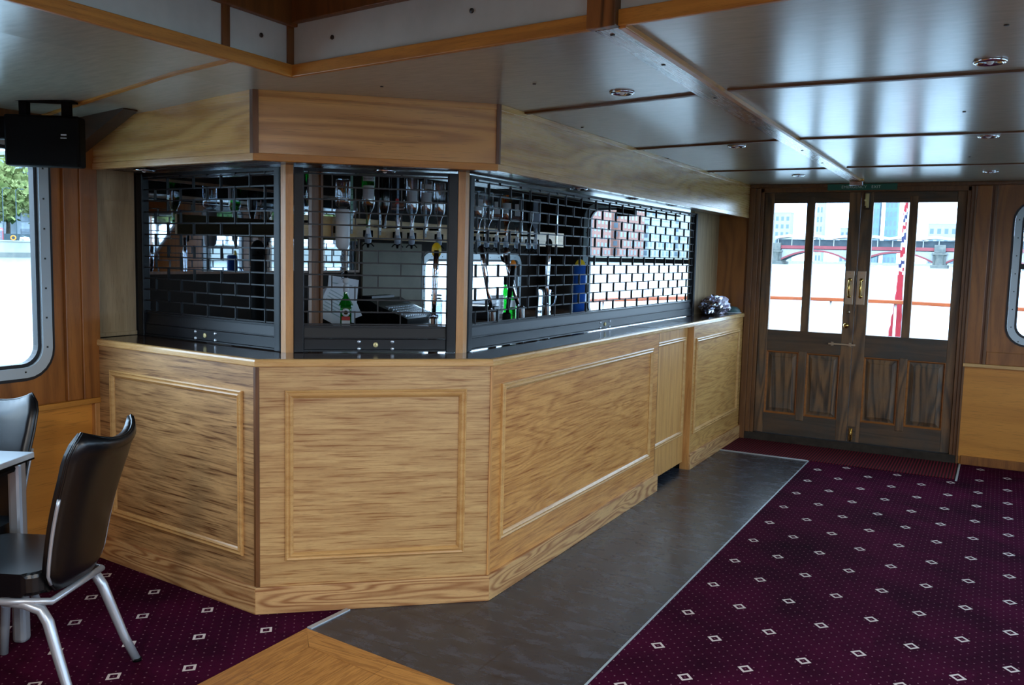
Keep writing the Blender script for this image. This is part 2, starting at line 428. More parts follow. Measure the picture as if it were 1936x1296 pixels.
# ribbed mat
t = NT('ribbed_red_mat'); tc = t.n('TexCoord'); sp = t.n('SeparateXYZ'); t.l(tc.outputs['Object'], sp.inputs[0])
s1 = t.math('MULTIPLY_ADD', t.math('SINE', t.math('MULTIPLY', sp.outputs['X'], 2 * PI / .022)), .5, .5)
t.l(t.ramp(s1, [(.2, lin((34, 8, 14))), (.8, lin((104, 22, 36)))]), t.b.inputs['Base Color']); t.set(Roughness=.9, Specular_IOR_Level=.2)
t.bump(s1, .6, .004); M['mat'] = t.m
# slate vinyl
t = NT('slate_vinyl_tile'); v = t.coord()
f = t.noise(t.coord((.7, 1.6, 1)), 9, 9, .72, .3); f1 = t.noise(v, 1.6, 3, .5)
col = t.ramp(f, [(.30, lin((26, 28, 33))), (.5, lin((44, 48, 56))), (.70, lin((74, 80, 93)))])
col = t.mix(t.math('MULTIPLY', f1, .35), col, lin((46, 44, 46)))
br = t.n('TexBrick'); br.inputs['Scale'].default_value = 1; br.inputs['Brick Width'].default_value = .62; br.inputs['Row Height'].default_value = .305
br.inputs['Mortar Size'].default_value = .0032; br.inputs['Mortar Smooth'].default_value = .3; br.offset = .5
t.l(v, br.inputs['Vector']); col = t.mix(t.math('MULTIPLY', br.outputs['Fac'], .8), col, lin((20, 20, 22)))
t.l(col, t.b.inputs['Base Color']); t.l(t.math('MULTIPLY_ADD', f, .10, .22), t.b.inputs['Roughness']); t.set(Specular_IOR_Level=.5)
t.bump(f, .08, .001); M['slate'] = t.m
# oak boards on the floor
def boards(name, ang, seed):
    t = NT(name); v = t.coord(rot=(0, 0, ang)); br = t.n('TexBrick'); br.offset = .37
    br.inputs['Brick Width'].default_value = 1.1; br.inputs['Row Height'].default_value = .125; br.inputs['Mortar Size'].default_value = .0012
    br.inputs['Scale'].default_value = 1; br.inputs['Color1'].default_value = (.25, .25, .25, 1); br.inputs['Color2'].default_value = (.8, .8, .8, 1)
    t.l(v, br.inputs['Vector'])
    mp = t.n('Mapping'); mp.inputs['Scale'].default_value = (1.1, 14, 1); t.l(v, mp.inputs['Vector'])
    n = t.noise(mp.outputs[0], 2.2, 5, .6, .7)
    s1 = t.math('MULTIPLY_ADD', t.math('SINE', t.math('MULTIPLY', n, 38)), .2, .3)
    fac = t.math('ADD', t.math('MULTIPLY', n, .5), t.math('ADD', s1, t.math('MULTIPLY_ADD', br.outputs['Color'], .4, -.2)))
    col = t.ramp(fac, [(.2, lin((200, 136, 66))), (.95, lin((140, 84, 34)))])
    col = t.mix(t.math('MULTIPLY', br.outputs['Fac'], .7), col, lin((70, 40, 18)))
    t.l(col, t.b.inputs['Base Color']); t.set(Roughness=.33); t.bump(n, .08, .002); return t.m
M['boardsY'] = boards('oak_floor_boards', PI / 2, 1); M['boardsX'] = boards('oak_floor_border', 0, 2)
# white corrugated cup etc already covered; exterior materials
def bricky(name, c1, c2, scale=.5):
    t = NT(name); f = t.noise(t.coord(), scale, 4, .6)
    t.l(t.ramp(f, [(.3, lin(c1)), (.7, lin(c2))]), t.b.inputs['Base Color']); t.set(Roughness=.9, Specular_IOR_Level=.2); return t.m
M['brick'] = bricky('red_brick_facade', (122, 88, 80), (140, 104, 94))
M['stone'] = bricky('pale_stone', (130, 132, 126), (152, 152, 146), .3)
M['stonedark'] = bricky('wet_stone', (82, 88, 88), (112, 112, 106), .3)
M['tower'] = bricky('haze_pale_tower', (132, 146, 156), (150, 162, 170), .05)  # distance haze put into the pale colour
M['towerb'] = bricky('blue_glass_tower', (88, 112, 128), (104, 128, 142), .05)
M['winext'] = plain('facade_glazing', (84, 100, 112), .3)
M['bridge_red'] = bricky('bridge_red_paint', (120, 60, 66), (136, 72, 76), .1)
M['bridge_white'] = bricky('bridge_white_lattice', (140, 144, 146), (156, 158, 158), .5)
M['bridge_dark'] = bricky('bridge_dark', (62, 74, 82), (84, 94, 100), .2)
M['leaf'] = bricky('spring_leaves', (84, 100, 52), (128, 134, 84), .6)
M['leafd'] = bricky('dark_leaves', (34, 62, 30), (58, 82, 40), .6)
M['bark'] = bricky('grey_bark', (70, 66, 58), (92, 86, 76), 2)
M['hoard'] = plain('dark_green_hoarding', (36, 56, 62), .7)
M['phone'] = plain('red_kiosk_paint', (170, 40, 50), .4)
M['deck'] = plain('pale_deck', (120, 122, 122), .7, 0, .3, .1, 3)
M['wpaint'] = plain('white_paint', (190, 192, 194), .5)
M['flagred'] = plain('flag_red', (150, 24, 40), .8)
# river
t = NT('river_water'); v = t.coord((1, 1, 1)); f = t.noise(v, .35, 6, .65, .4)
t.b.inputs['Base Color'].default_value = lin((130, 146, 146)); t.set(Roughness=.18, Specular_IOR_Level=.8)
t.bump(f, .55, .6); M['water'] = t.m

# ================================================================== ROOM SHELL
ZC = 2.2
def slab(name, poly, mat, z1=0.0, z0=-.04):
    return struct(name, MB().prism(poly, z0, z1), mat)
fl = slab('floor', [(.706, -7.0), (3.73, -7.0), (3.73, 4.41), (1.745, 4.41), (1.745, 3.784), (.706, 3.784)], M['carpet'])
slab('floor', [(-1.97, -7.0), (-.485, -7.0), (-.485, -.30), (-1.97, -.30)], M['carpet'])
slab('floor', [(-.465, -.66), (.702, -.80), (.702, 3.765), (-.465, 3.765)], M['slate'])
slab('floor', [(-2.05, -.28), (-.47, -.28), (-.47, 4.41), (-2.05, 4.41)], M['interior_floor'])
mb = MB(); mb.prism([(-.485, -7), (-.355, -7), (-.355, -.79), (-.485, -.66)], -.04, .003); mb.prism([(-.485, -.66), (-.355, -.79), (.706, -.93), (.706, -.80)], -.04, .003)
slab('floor', [(-.355, -7), (.706, -7), (.706, -.93), (-.355, -.79)], M['boardsY'], .003)
mbx = MB(); mbx.prism([(-.485, -7), (-.357, -7), (-.357, -.79), (-.485, -.66)], -.04, .003); struct('floor', mbx, M['boardsY'])
mbx = MB(); mbx.prism([(-.485, -.66), (-.357, -.788), (.706, -.928), (.706, -.80)], -.04, .003); struct('floor', mbx, M['boardsX'])
mb.bm.free()
struct('trim_1', MB().prism([(-.487, -.655), (-.462, -.655), (-.452, -.415), (-.477, -.415)], -.01, .006, bev=.002), M['alu'])
struct('trim_2', MB().box(.0, .70, 3.765, 3.787, -.01, .006, bev=.002), M['alu'])
struct('trim_3', MB().box(1.738, 1.752, 3.74, 4.36, -.01, .006, bev=.002), M['winframe'])
struct('trim_4', MB().prism([(.700, -.80), (.708, -.80), (.708, 3.78), (.700, 3.78)], -.01, .003), M['winframe'])
mb = MB(); mb.box(.0, 1.737, 3.788, 4.40, -.03, .004)
tag(obj('doormat', mb, M['mat']), 'dark red ribbed entrance mat in front of the double doors', 'doormat')

# left wall (port side), y < -.55
def wallplate(name, fr, outer, holes, mat, t=.06):
    mb = MB().plate(outer, holes, 0, t); return struct(name, mb, mat, None, fr)
FL = frame((-1.95, -7.0), (-1.95, -.55))         # local x = y+7, local y -> -X (outwards)
def seg(x0, x1, z0, z1): return [(x0, z0), (x1, z0), (x1, z1), (x0, z1)]
def win(name, fr, x0, x1, z0, z1, r=.09, t=.06, transom=None, label=None, bars=()):
    """grey framed rounded window set in a wall plate; x0..x1, z0..z1 is the glass edge"""
    e = thing(name, None, None, M=fr); e['kind'] = 'structure'
    mb = MB(); mb.plate(rrect(x0 - .055, x1 + .055, z0 - .055, z1 + .055, r + .04), [rrect(x0 - .008, x1 + .008, z0 - .008, z1 + .008, r)], -.012, .03)
    for i in range(10):
        for zz in (z0 - .028, z1 + .028):
            xx = x0 + (x1 - x0) * (i + .5) / 10; mb.box(xx - .004, xx + .004, -.0135, -.012, zz - .004, zz + .004, mi=1)
    for i in range(7):
        for xx in (x0 - .028, x1 + .028):
            zz = z0 + .08 + (z1 - z0 - .16) * i / 6; mb.box(xx - .004, xx + .004, -.0135, -.012, zz - .004, zz + .004, mi=1)
    obj('window_frame', mb, [M['winframe'], M['screwm']], e)
    mb = MB(); mb.plate(rrect(x0 - .070, x1 + .070, z0 - .070, z1 + .070, r + .055), [rrect(x0 - .0555, x1 + .0555, z0 - .0555, z1 + .0555, r + .042)], -.006, .02)
    obj('gasket', mb, M['gasket'], e)
    mb = MB(); mb.plate(rrect(x0 - .010, x1 + .010, z0 - .010, z1 + .010, r), [rrect(x0 + .008, x1 - .008, z0 + .008, z1 - .008, r - .01)], .004, .04)
    obj('inner_gasket', mb, M['gasket'], e)
    mb = MB(); mb.plate(rrect(x0, x1, z0, z1, r), [], .018, .024); obj('pane', mb, M['glass'], e)
    if transom: obj('transom', MB().box(x0, x1, .008, .034, transom - .02, transom + .02), M['gasket'], e)
    return e
def hole(x0, x1, z0, z1, r=.09): return rrect(x0 - .06, x1 + .06, z0 - .06, z1 + .06, r + .05)
cuts = [0, 6.45]
for i, (a, b) in enumerate(WIN_L):
    h = (a + 7, b + 7 - .035, 1.0, 1.98)
    wallplate('wall_left', FL, seg(cuts[i], cuts[i + 1], .80, 2.2), [hole(*h)], M['saloon'])
    win('window_%d' % (i + 1), FL, *h)
wallplate('wall_left', FL, seg(0, 6.45, -.04, .80), [], M['saloonpanel'])
struct('trim_5', MB().box(0, 6.47, -.035, 0, .785, .812, bev=.004), M['ceiltrim'], None, FL)
struct('trim_6', MB().box(6.295, 6.375, -.022, 0, .812, 2.16, bev=.004), M['saloon'], None, FL)
struct('trim_7', MB().box(6.375, 6.47, -.030, 0, .812, 2.16, bev=.003), M['saloon'], None, FL)
struct('trim_8', MB().box(6.435, 6.47, -.026, 0, 0, .785, bev=.003), M['post'], None, FL)
struct('baseboard_left', MB().box(0, 6.45, -.015, 0, 0, .08, bev=.003), M['saloonpanel'], None, FL)
# port hull inside the bar, with its own window
FH = frame((-2.0, -.56), (-2.0, 4.42))
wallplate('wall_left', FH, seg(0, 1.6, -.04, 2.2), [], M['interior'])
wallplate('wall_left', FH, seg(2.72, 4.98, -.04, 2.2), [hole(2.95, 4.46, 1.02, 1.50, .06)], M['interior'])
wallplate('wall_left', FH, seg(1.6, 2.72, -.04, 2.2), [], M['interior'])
win('window_4', FH, 2.95, 4.46, 1.02, 1.50, .06)
struct('trim_9', MB().box(2.16, 2.88, -.014, 0, 1.0, 1.62), plain('grey_board', (116, 112, 98), .6, 0, .3, .12, 6), None, FH)
# starboard wall
FR = frame((3.73, 4.42), (3.73, -7.0))
cuts = [0, 2.9, 5.0, 7.1, 11.42]
for i, (a, b) in enumerate(reversed(WIN_R)):
    h = (4.42 - b, 4.42 - a, 1.0, 1.98)
    wallplate('wall_right', FR, seg(cuts[i], cuts[i + 1], .80, 2.2), [hole(*h)], M['saloon'])
    win('window_%d' % (i + 5), FR, *h)
wallplate('wall_right', FR, seg(0, 11.42, -.04, .80), [], M['saloonpanel'])
struct('trim_10', MB().box(0, 11.4, -.035, 0, .785, .812, bev=.004), M['ceiltrim'], None, FR)
# wall behind the photographer
FB = frame((3.73, -7.0), (-1.95, -7.0))
cuts = [0, 5.68]
for i, (a, b) in enumerate(reversed(WIN_B)):
    h = (3.73 - b, 3.73 - a, .95, 2.0)
    wallplate('wall_back', FB, seg(cuts[i], cuts[i + 1], .80, 2.2), [hole(*h)], M['saloon'])
    win('window_%d' % (i + 10), FB, *h)
wallplate('wall_back', FB, seg(0, 5.68, -.04, .80), [], M['saloonpanel'])
# end wall with the doors
FE = frame((-2.0, 4.39), (3.73, 4.39))            # local x = X+2, local y = outwards
def ex(x): return x + 2.0
wallplate('wall_front', FE, seg(0, ex(-.30), -.04, 2.2), [hole(ex(-1.50), ex(-.46), 1.0, 2.0, .10)], M['interior'])
win('window_13', FE, ex(-1.50), ex(-.46), 1.0, 2.0, .10, transom=1.53)
struct('trim_42', MB().box(ex(.10), ex(1.675), .074, .088, 2.10, 2.16), M['casing'], None, FE)
struct('trim_43', MB().box(ex(1.64), ex(1.70), .074, .088, .0, 2.16), M['casing'], None, FE)
struct('trim_44', MB().box(ex(.08), ex(.135), .074, .088, .0, 2.16), M['casing'], None, FE)
wallplate('wall_front', FE, seg(ex(-.30), ex(.03), -.04, 2.2), [], M['saloon'])
wallplate('wall_front', FE, seg(ex(1.72), ex(2.80), .80, 2.2), [hole(ex(2.05), ex(2.58), 1.02, 1.99, .10)], M['saloon'])
win('window_14', FE, ex(2.05), ex(2.58), 1.02, 1.99, .10, transom=1.56)
wallplate('wall_front', FE, seg(ex(1.72), ex(3.73), -.04, .80), [], M['saloonpanel'])
tri = [(ex(3.02), 1.95), (ex(3.62), 1.95), (ex(3.62), 1.32)]
wallplate('wall_front', FE, seg(ex(2.80), ex(3.73), .80, 2.2), [tri[::-1]], M['saloon'])
e = thing('window_15', None, None, M=FE); e['kind'] = 'structure'
obj('pane', MB().plate(tri, [], .02, .026), M['glass'], e)
mb = MB()
for p, q in ((tri[0], tri[2]), (tri[0], tri[1]), (tri[1], tri[2])): mb.tube([(p[0], -.004, p[1]), (q[0], -.004, q[1])], .02, 6)
obj('window_frame', mb, M['winframe'], e)
struct('wall_front', MB().box(ex(.03), ex(1.72), 0, .06, 2.135, 2.2), M['casing'], None, FE)
struct('trim_11', MB().box(ex(1.715), ex(3.73), -.035, 0, .775, .802, bev=.004), M['nosing'], None, FE)
struct('trim_12', MB().box(ex(1.725), ex(1.83), -.020, 0, .802, 2.17, bev=.004), M['saloon'], None, FE)
struct('trim_13', MB().box(ex(1.845), ex(1.868), -.030, 0, .802, 2.17, bev=.004), M['casing'], None, FE)
struct('trim_14', MB().box(ex(1.87), ex(3.73), -.012, 0, .802, .90, bev=.003), M['saloon'], None, FE)
struct('baseboard_front', MB().box(ex(1.745), ex(3.73), -.018, 0, 0, .07, bev=.004), M['saloon'], None, FE)
struct('trim_15', MB().box(ex(.0), ex(3.73), -.03, 0, 2.172, 2.2, bev=.004), M['trimdark'], None, FE)
# casing of the doors
mb = MB()
mb.box(ex(-.005), ex(.045), -.022, .02, 0, 2.17, bev=.003); mb.box(ex(.045), ex(.085), -.012, .03, 0, 2.17, bev=.003); mb.box(ex(.085), ex(.113), .0, .06, 0, 2.17, bev=.003)
mb.box(ex(1.662), ex(1.688), .0, .06, 0, 2.17, bev=.003); mb.box(ex(1.688), ex(1.712), -.012, .03, 0, 2.17, bev=.003); mb.box(ex(1.712), ex(1.728), -.026, .02, 0, 2.17, bev=.003)
struct('trim_16', mb, M['casing'], None, FE)
struct('trim_17', MB().box(ex(.045), ex(1.73), -.02, .08, -.02, .065, bev=.004), M['grime'], None, FE)

def leaf(name, x0, x1, g, stiles):
    """x0..x1 leaf, g = two glass spans, local coordinates of the end wall"""
    e = thing(name, None, None, M=FE); e['kind'] = 'structure'
    y0, y1 = .028, .072; Z0, Z1 = .068, 2.133
    mb = MB(); mb.box(ex(x0), ex(g[0][0]), y0, y1, Z0, Z1, bev=.003); mb.box(ex(g[1][1]), ex(x1), y0, y1, Z0, Z1, bev=.003)
    obj('stile', mb, M['door'], e)
    mb = MB(); mb.box(ex(g[0][1]), ex(g[1][0]), y0 + .002, y1, .90, 2.10, bev=.004); mb.box(ex(g[0][1]) , ex(g[1][0]), y0 - .004, y1, .20, .80, bev=.006)
    obj('muntin', mb, M['door'], e)
    mb = MB(); mb.box(ex(g[0][0]), ex(g[1][1]), y0 + .003, y1, 2.048, Z1, bev=.003); mb.box(ex(g[0][0]), ex(g[1][1]), y0 + .001, y1, .786, .968, bev=.003); mb.box(ex(g[0][0]), ex(g[1][1]), y0 + .001, y1, Z0, .243, bev=.003)
    obj('rail', mb, M['doorrail'], e)
    for a, b in g:
        mb = MB(); mb.box(ex(a), ex(b), .050, .056, .968, 2.048); obj('pane', mb, M['glass'], e)
        mb = MB(); X0, X1 = ex(a), ex(b)
        mb.ring(X0, X1, .243, .786, [(.014, y0 + .017), (.024, y0 + .016), (.05, y0 + .006), (.052, y0 + .008)])
        mb.face([(X0 + .052, y0 + .008, .295), (X1 - .052, y0 + .008, .295), (X1 - .052, y0 + .008, .734), (X0 + .052, y0 + .008, .734)])
        mb.box(X0, X1, y0 + .03, y1 - .004, .243, .786)
        pn_ = obj('door_panel', mb, M['doorpanel'], e)
        obj('panel_bead', MB().ring(X0, X1, .243, .786, [(0, y0 + .002), (.004, y0 + .001), (.010, y0 + .008), (.016, y0 + .018)]), M['bead'], pn_)
    return e
dl = leaf('door_1', .115, .886, ((.192, .462), (.528, .797)), 0)
dr = leaf('door_2', .890, 1.660, ((.985, 1.253), (1.315, 1.594)), 0)
obj('astragal', MB().box(ex(.874), ex(.8895), .0725, .080, .07, 2.13), M['door'], dl)
def pull(e, x0, x1):
    mb = MB(); mb.box(ex(x0), ex(x1), .022, .028, 1.215, 1.492, bev=.002)
    cx_ = (ex(x0) + ex(x1)) / 2
    pl = obj('push_plate', mb, M['bronze'], e)
    mb = MB(); pts = [(cx_, .022, 1.282), (cx_, -.006, 1.290), (cx_, -.022, 1.315), (cx_, -.026, 1.35), (cx_, -.022, 1.385), (cx_, -.006, 1.41), (cx_, .022, 1.418)]
    mb.tube(pts, [.010, .008, .008, .011, .008, .008, .010], 10)
    mb.lathe([(0, 0), (.016, 0), (.014, .006), (0, .006)], 14, Matrix.Translation((cx_, .022, 1.282)) @ Matrix.Rotation(PI / 2, 4, 'X'))
    mb.lathe([(0, 0), (.016, 0), (.014, .006), (0, .006)], 14, Matrix.Translation((cx_, .022, 1.418)) @ Matrix.Rotation(PI / 2, 4, 'X'))
    mb.box(cx_ - .003, cx_ + .003, .0205, .022, 1.470, 1.476); obj('pull_handle', mb, M['brass'], pl)
pull(dl, .806, .872); pull(dr, .895, .962)
mb = MB(); T = Matrix.Translation((ex(.835), .028, 1.040)) @ Matrix.Rotation(PI / 2, 4, 'X')
mb.lathe([(.0, 0), (.020, 0), (.020, .004), (.008, .008), (.008, .022), (.019, .026), (.023, .036), (.018, .048), (0, .052)], 20, T); obj('door_knob', mb, M['brass'], dl)
mb = MB(); T = Matrix.Translation((ex(.842), .028, 1.150)) @ Matrix.Rotation(PI / 2, 4, 'X')
mb.lathe([(0, 0), (.014, 0), (.013, .003), (0, .003)], 16, T); mb.box(ex(.842) - .002, ex(.842) + .002, .0245, .0252, 1.142, 1.152, mi=1); obj('keyhole_plate', mb, [M['bronze'], M['black']], dl)
mb = MB(); mb.box(ex(.70), ex(.912), .012, .022, .873, .888, bev=.002); mb.box(ex(.72), ex(.74), .018, .03, .865, .897, bev=.002); mb.box(ex(.86), ex(.88), .018, .03, .865, .897, bev=.002)
obj('slide_bar', mb, M['bronze'], dl)
mb = MB(); mb.box(ex(.905), ex(.962), .016, .03, 1.99, 2.132, bev=.002, mi=1); mb.box(ex(.928), ex(.950), .008, .018, 2.005, 2.12, bev=.002); mb.tube([(ex(.925), .006, 2.02), (ex(.925), .006, 2.12)], .005); mb.sphere((ex(.922), -.002, 2.065), .009)
obj('top_bolt', mb, [M['paleb'], M['doorrail']], dr)
mb = MB(); mb.box(ex(.892), ex(.955), .014, .03, .07, .20, bev=.003, mi=1); mb.box(ex(.905), ex(.935), .008, .016, .085, .185, bev=.003); mb.tube([(ex(.92), .004, .075), (ex(.92), .004, .19)], .006); mb.sphere((ex(.92), -.004, .14), .010)
obj('bottom_bolt', mb, [M['brass'], M['doorrail']], dr)

# exit sign
sg = thing('exit_sign', 'narrow green sign reading EMERGENCY EXIT over the double doors', 'sign', M=FE @ Matrix.Translation((ex(.63), -.031, 2.145)))
obj('sign_board', MB().box(0, .53, -.006, 0, 0, .050, bev=.001), M['green'], sg)
for wd_, wx_ in (('EMERGENCY', .205), ('EXIT', .372)):
  cu = bpy.data.curves.new('lettering', 'FONT'); cu.body = wd_; cu.size = .031; cu.align_x = 'CENTER'; cu.align_y = 'CENTER'; cu.extrude = .0006; cu.space_character = 1.12
  cu.materials.append(M['signwhite'])
  tx = text_mesh('lettering', cu); tx.parent = sg; tx.matrix_basis = Matrix.Translation((wx_, -.0068, .024)) @ Matrix.Rotation(PI / 2, 4, 'X')
# small metal fitting at the end of the beam
ft = thing('ceiling_bracket', 'small brushed metal fitting at the end of the ceiling beam, above the exit sign', 'bracket', (.905, 3.98, 0))
obj('plate', MB().box(-.055, .055, -.03, .03, 2.185, 2.2, bev=.002), M['brass'], ft)
mb = MB(); mb.box(-.05, .05, -.026, .026, 2.150, 2.184, bev=.004); obj('body', mb, M['steel'], ft)

# ceiling
mb = MB(); mbm = Matrix(((1, 0, 0, 0), (0, 0, 1, 0), (0, 1, 0, 0), (0, 0, 0, 1)))  # (x, z)->(x, y)
WELL = [(-.40, -.835), (2.6, -1.30), (2.6, -6.0), (-.34, -6.0)]
mb.plate([(-.80, -7.05), (3.75, -7.05), (3.75, 4.45), (-.80, 4.45)], [WELL[::-1]], ZC, ZC + .03, M=mbm)
ceil = struct('ceiling', mb, M['ceil'])
mb = MB(); mb.face([(-2.05, -7.05, 2.128), (-.80, -7.05, ZC), (-.80, 4.45, ZC), (-2.05, 4.45, 2.128)])
mb.face([(-2.05, -7.05, 2.16), (-.80, -7.05, ZC + .03), (-.80, 4.45, ZC + .03), (-2.05, 4.45, 2.16)])
struct('ceiling', mb, M['ceil'])
# raised well
ZW = 2.375
mb = MB(); w4 = WELL
for i in range(4):
    a, b = w4[i], w4[(i + 1) % 4]
    mb.face([(a[0], a[1], ZC), (b[0], b[1], ZC), (b[0], b[1], 2.50), (a[0], a[1], 2.50)])
struct('ceiling', mb, M['well'])
mb = MB(); mb.prism([(-.45, -.75), (2.7, -1.2), (2.7, -6.1), (-.45, -6.1)], 2.47, 2.50); struct('ceiling', mb, M['welltop'])
def fr2(p, q, z=0):
    f_ = frame(p, q); f_.translation.z = z; return f_
FA = fr2(WELL[0], WELL[1]); LA = dist(WELL[0], WELL[1]); FBw = fr2(WELL[3], WELL[0]); LB = dist(WELL[3], WELL[0])
# far side: room is at local -y ; left side: room (well) at local -y side too
struct('trim_18', MB().box(0, LA, -.012, .006, ZC - .012, 2.232, bev=.003), M['ceiltrim'], None, FA)
struct('trim_19', MB().box(0, LB, -.012, .006, ZC - .012, 2.232, bev=.003), M['ceiltrim'], None, FBw)
struct('trim_20', MB().box(0, LA, -.03, 0, ZW, 2.47, bev=.003), M['trimdark'], None, FA)
struct('trim_21', MB().box(0, LB, -.03, 0, ZW - .01, 2.47, bev=.003), M['trimdark'], None, FBw)
struct('trim_22', MB().box(LB - .032, LB, -.010, 0, 2.232, ZW, bev=.002), M['trimdark'], None, FBw)
struct('trim_23', MB().box(LB - .345, LB - .313, -.010, 0, 2.232, ZW, bev=.002), M['trimdark'], None, FBw)
struct('trim_24', MB().box(1.30, 1.392, -.030, 0, ZC - .014, 2.47, bev=.002), M['beamside'], None, FA)
mb = MB()
for x in (.22, .86, 2.2): mb.lathe([(0, 0), (.008, 0), (.008, .004), (0, .005)], 10, FA @ Matrix.Translation((x, 0, 2.305)) @ Matrix.Rotation(PI / 2, 4, 'X'))
for x in (.16, .82, 1.5): mb.lathe([(0, 0), (.008, 0), (.008, .004), (0, .005)], 10, FBw @ Matrix.Translation((LB - x, 0, 2.305)) @ Matrix.Rotation(PI / 2, 4, 'X'))
for x, y in ((-.23, -.52), (1.9, -.62), (1.75, .85), (.05, .75), (.0, 2.2), (1.72, 2.6), (-1.3, -1.5), (.35, -.35)):
    mb.lathe([(0, 0), (.007, 0), (.006, -.003), (0, -.003)], 8, Matrix.Translation((x, y, ZC)))
o = obj('screw', mb, M['screwm'], ceil)
# battens and beam
def batten(n, p, q, zp, zq, wd=.028, mat='batten', h=.008):
    f_ = frame(p, q); L = dist(p, q); mb = MB()
    v = mb._v([(0, -wd / 2, zp - h), (L, -wd / 2, zq - h), (L, wd / 2, zq - h), (0, wd / 2, zp - h), (0, -wd / 2, zp + .002), (L, -wd / 2, zq + .002), (L, wd / 2, zq + .002), (0, wd / 2, zp + .002)])
    for k in ((0, 3, 2, 1), (4, 5, 6, 7), (0, 1, 5, 4), (1, 2, 6, 5), (2, 3, 7, 6), (3, 0, 4, 7)): mb.bm.faces.new([v[i] for i in k])
    struct('trim_%d' % n, mb, M[mat], None, f_)
batten(25, (0, .243), (.87, .05), ZC, ZC); batten(26, (.985, .010), (3.72, .045), ZC, ZC)
batten(27, (0, 1.654), (.86, 1.50), ZC, ZC); batten(28, (.94, 1.49), (3.72, 1.62), ZC, ZC)
batten(29, (0, 3.10), (.86, 3.07), ZC, ZC); batten(30, (.97, 3.03), (3.72, 3.09), ZC, ZC)
batten(31, (-.80, -1.03), (-.42, -1.12), ZC, ZC, .022, 'ceiltrim'); batten(32, (-1.95, -.80), (-.80, -1.03), 2.135, ZC, .022, 'ceiltrim')
mb = MB(); mb.prism([(.893, -1.03), (.968, -1.045), (.955, .05), (.925, 3.95), (.845, 3.95), (.862, 1.5), (.862, .06)], ZC - .014, ZC + .002)
struct('trim_33', mb, M['beam'])
mb = MB(); mb.prism([(.968, -1.045), (.992, -1.048), (.975, .05), (.940, 3.95), (.925, 3.95), (.955, .05)], ZC - .016, ZC + .002, bev=.003)
struct('trim_34', mb, M['ceiltrimY'])
mb = MB()
for x, y in ((.925, -.98), (.925, -.55), (.91, .1), (.90, .75), (.895, 1.9), (.885, 2.6)): mb.lathe([(0, 0), (.008, 0), (.007, -.002), (0, -.002)], 10, Matrix.Translation((x, y, ZC - .014)))
struct('trim_35', mb, M['screwm'])
# cornice knee by the port wall
mb = MB(); mb.plate([(0, 2.02), (.04, 1.985), (.47, 2.155), (.43, 2.19), (0, 2.19)], [], -.07, 0)
struct('trim_36', mb, M['knee'], None, frame((-1.95, -.60), (-1.50, -.64)))
struct('trim_37', MB().box(0, 6.4, -.05, 0, 2.10, 2.15, bev=.004), M['trimdark'], None, FL)

# down lights
def downlight(x, y, z, label, group):
    e = thing('downlight', label, 'light', (x, y, z), 0, group)
    mb = MB(); mb.lathe([(.030, -.001), (.034, -.006), (.040, -.009), (.048, -.006), (.050, 0), (.030, .001)], 28); obj('bezel', mb, M['chrome'], e)
    mb = MB(); mb.lathe([(.0302, -.002), (.0302, .004), (.024, .002), (0, .002)], 24); obj('reflector', mb, M['steel'], e)
    mb = MB(); mb.sphere((0, 0, -.001), .012, 10); obj('bulb', mb, M['white'], e)
DL = [(.592, -.076, 'chrome ceiling downlight nearest the bar corner, left of the beam'), (1.857, -.162, 'chrome ceiling downlight nearest the camera, right of the beam'),
      (.575, 1.701, 'chrome ceiling downlight above the middle of the bar, second row'), (1.83, 1.67, 'chrome ceiling downlight right of the beam, second row'),
      (.557, 3.537, 'chrome ceiling downlight left of the beam, closest to the doors'), (1.819, 3.554, 'chrome ceiling downlight at the right, closest to the end wall')]
for x, y, l in DL: downlight(x, y, ZC, l, 'downlights in the saloon ceiling')

# ================================================================== BAR
c0, c1, c2, c3 = (-1.94, -.55), (-.765, -.664), (0.0, 0.0), (0.0, 4.388)
PL = [c0, c1, c2, c3]
cT = 1.10
# note: left of the direction c0->c1->c2->c3 is the inside of the bar
def inward(d): return offset(PL, d)
bar = thing('bar_counter', 'long angled oak bar counter with moulded front panels', 'bar', (-.765, -.664, 0))
front = offset(PL, .012)
faces = [(front[0], front[1], 'panel_l', (.13, 1.085)), (front[1], front[2], 'panel_m', None), (front[2], (front[2][0], 2.205), 'panel_r', None), ((front[2][0], 2.975), (front[2][0], 4.385), 'panel_r2', None)]
prof = [(0, 0), (.0, -.009), (.006, -.013), (.012, -.010), (.016, -.010), (.022, -.014), (.029, -.009), (.034, -.004), (.034, 0)]
def face_unit(p, q, mat, ins):
    f_ = frame(p, q); L = dist(p, q)
    pn = obj('front_panel', MB().box(.001, L - .001, 0, .022, .10, cT - .032), M[mat], bar, f_)
    mb = MB(); mb.ring(ins[0], ins[1], ins[2], ins[3], prof); obj('panel_moulding', mb, M['mould'], pn, f_)
    return f_, L
fL, LL = face_unit(faces[0][0], faces[0][1], 'panel_l', (.115, dist(front[0], front[1]) - .085, .237, .958))
fM, LM = face_unit(faces[1][0], faces[1][1], 'panel_m', (.118, .893, .228, .968))
fR, LR = face_unit(faces[2][0], faces[2][1], 'panel_r', (.092, 2.080, .255, .980))
fR2, LR2 = face_unit(faces[3][0], faces[3][1], 'panel_r2', (.045, 1.285, .258, .975))
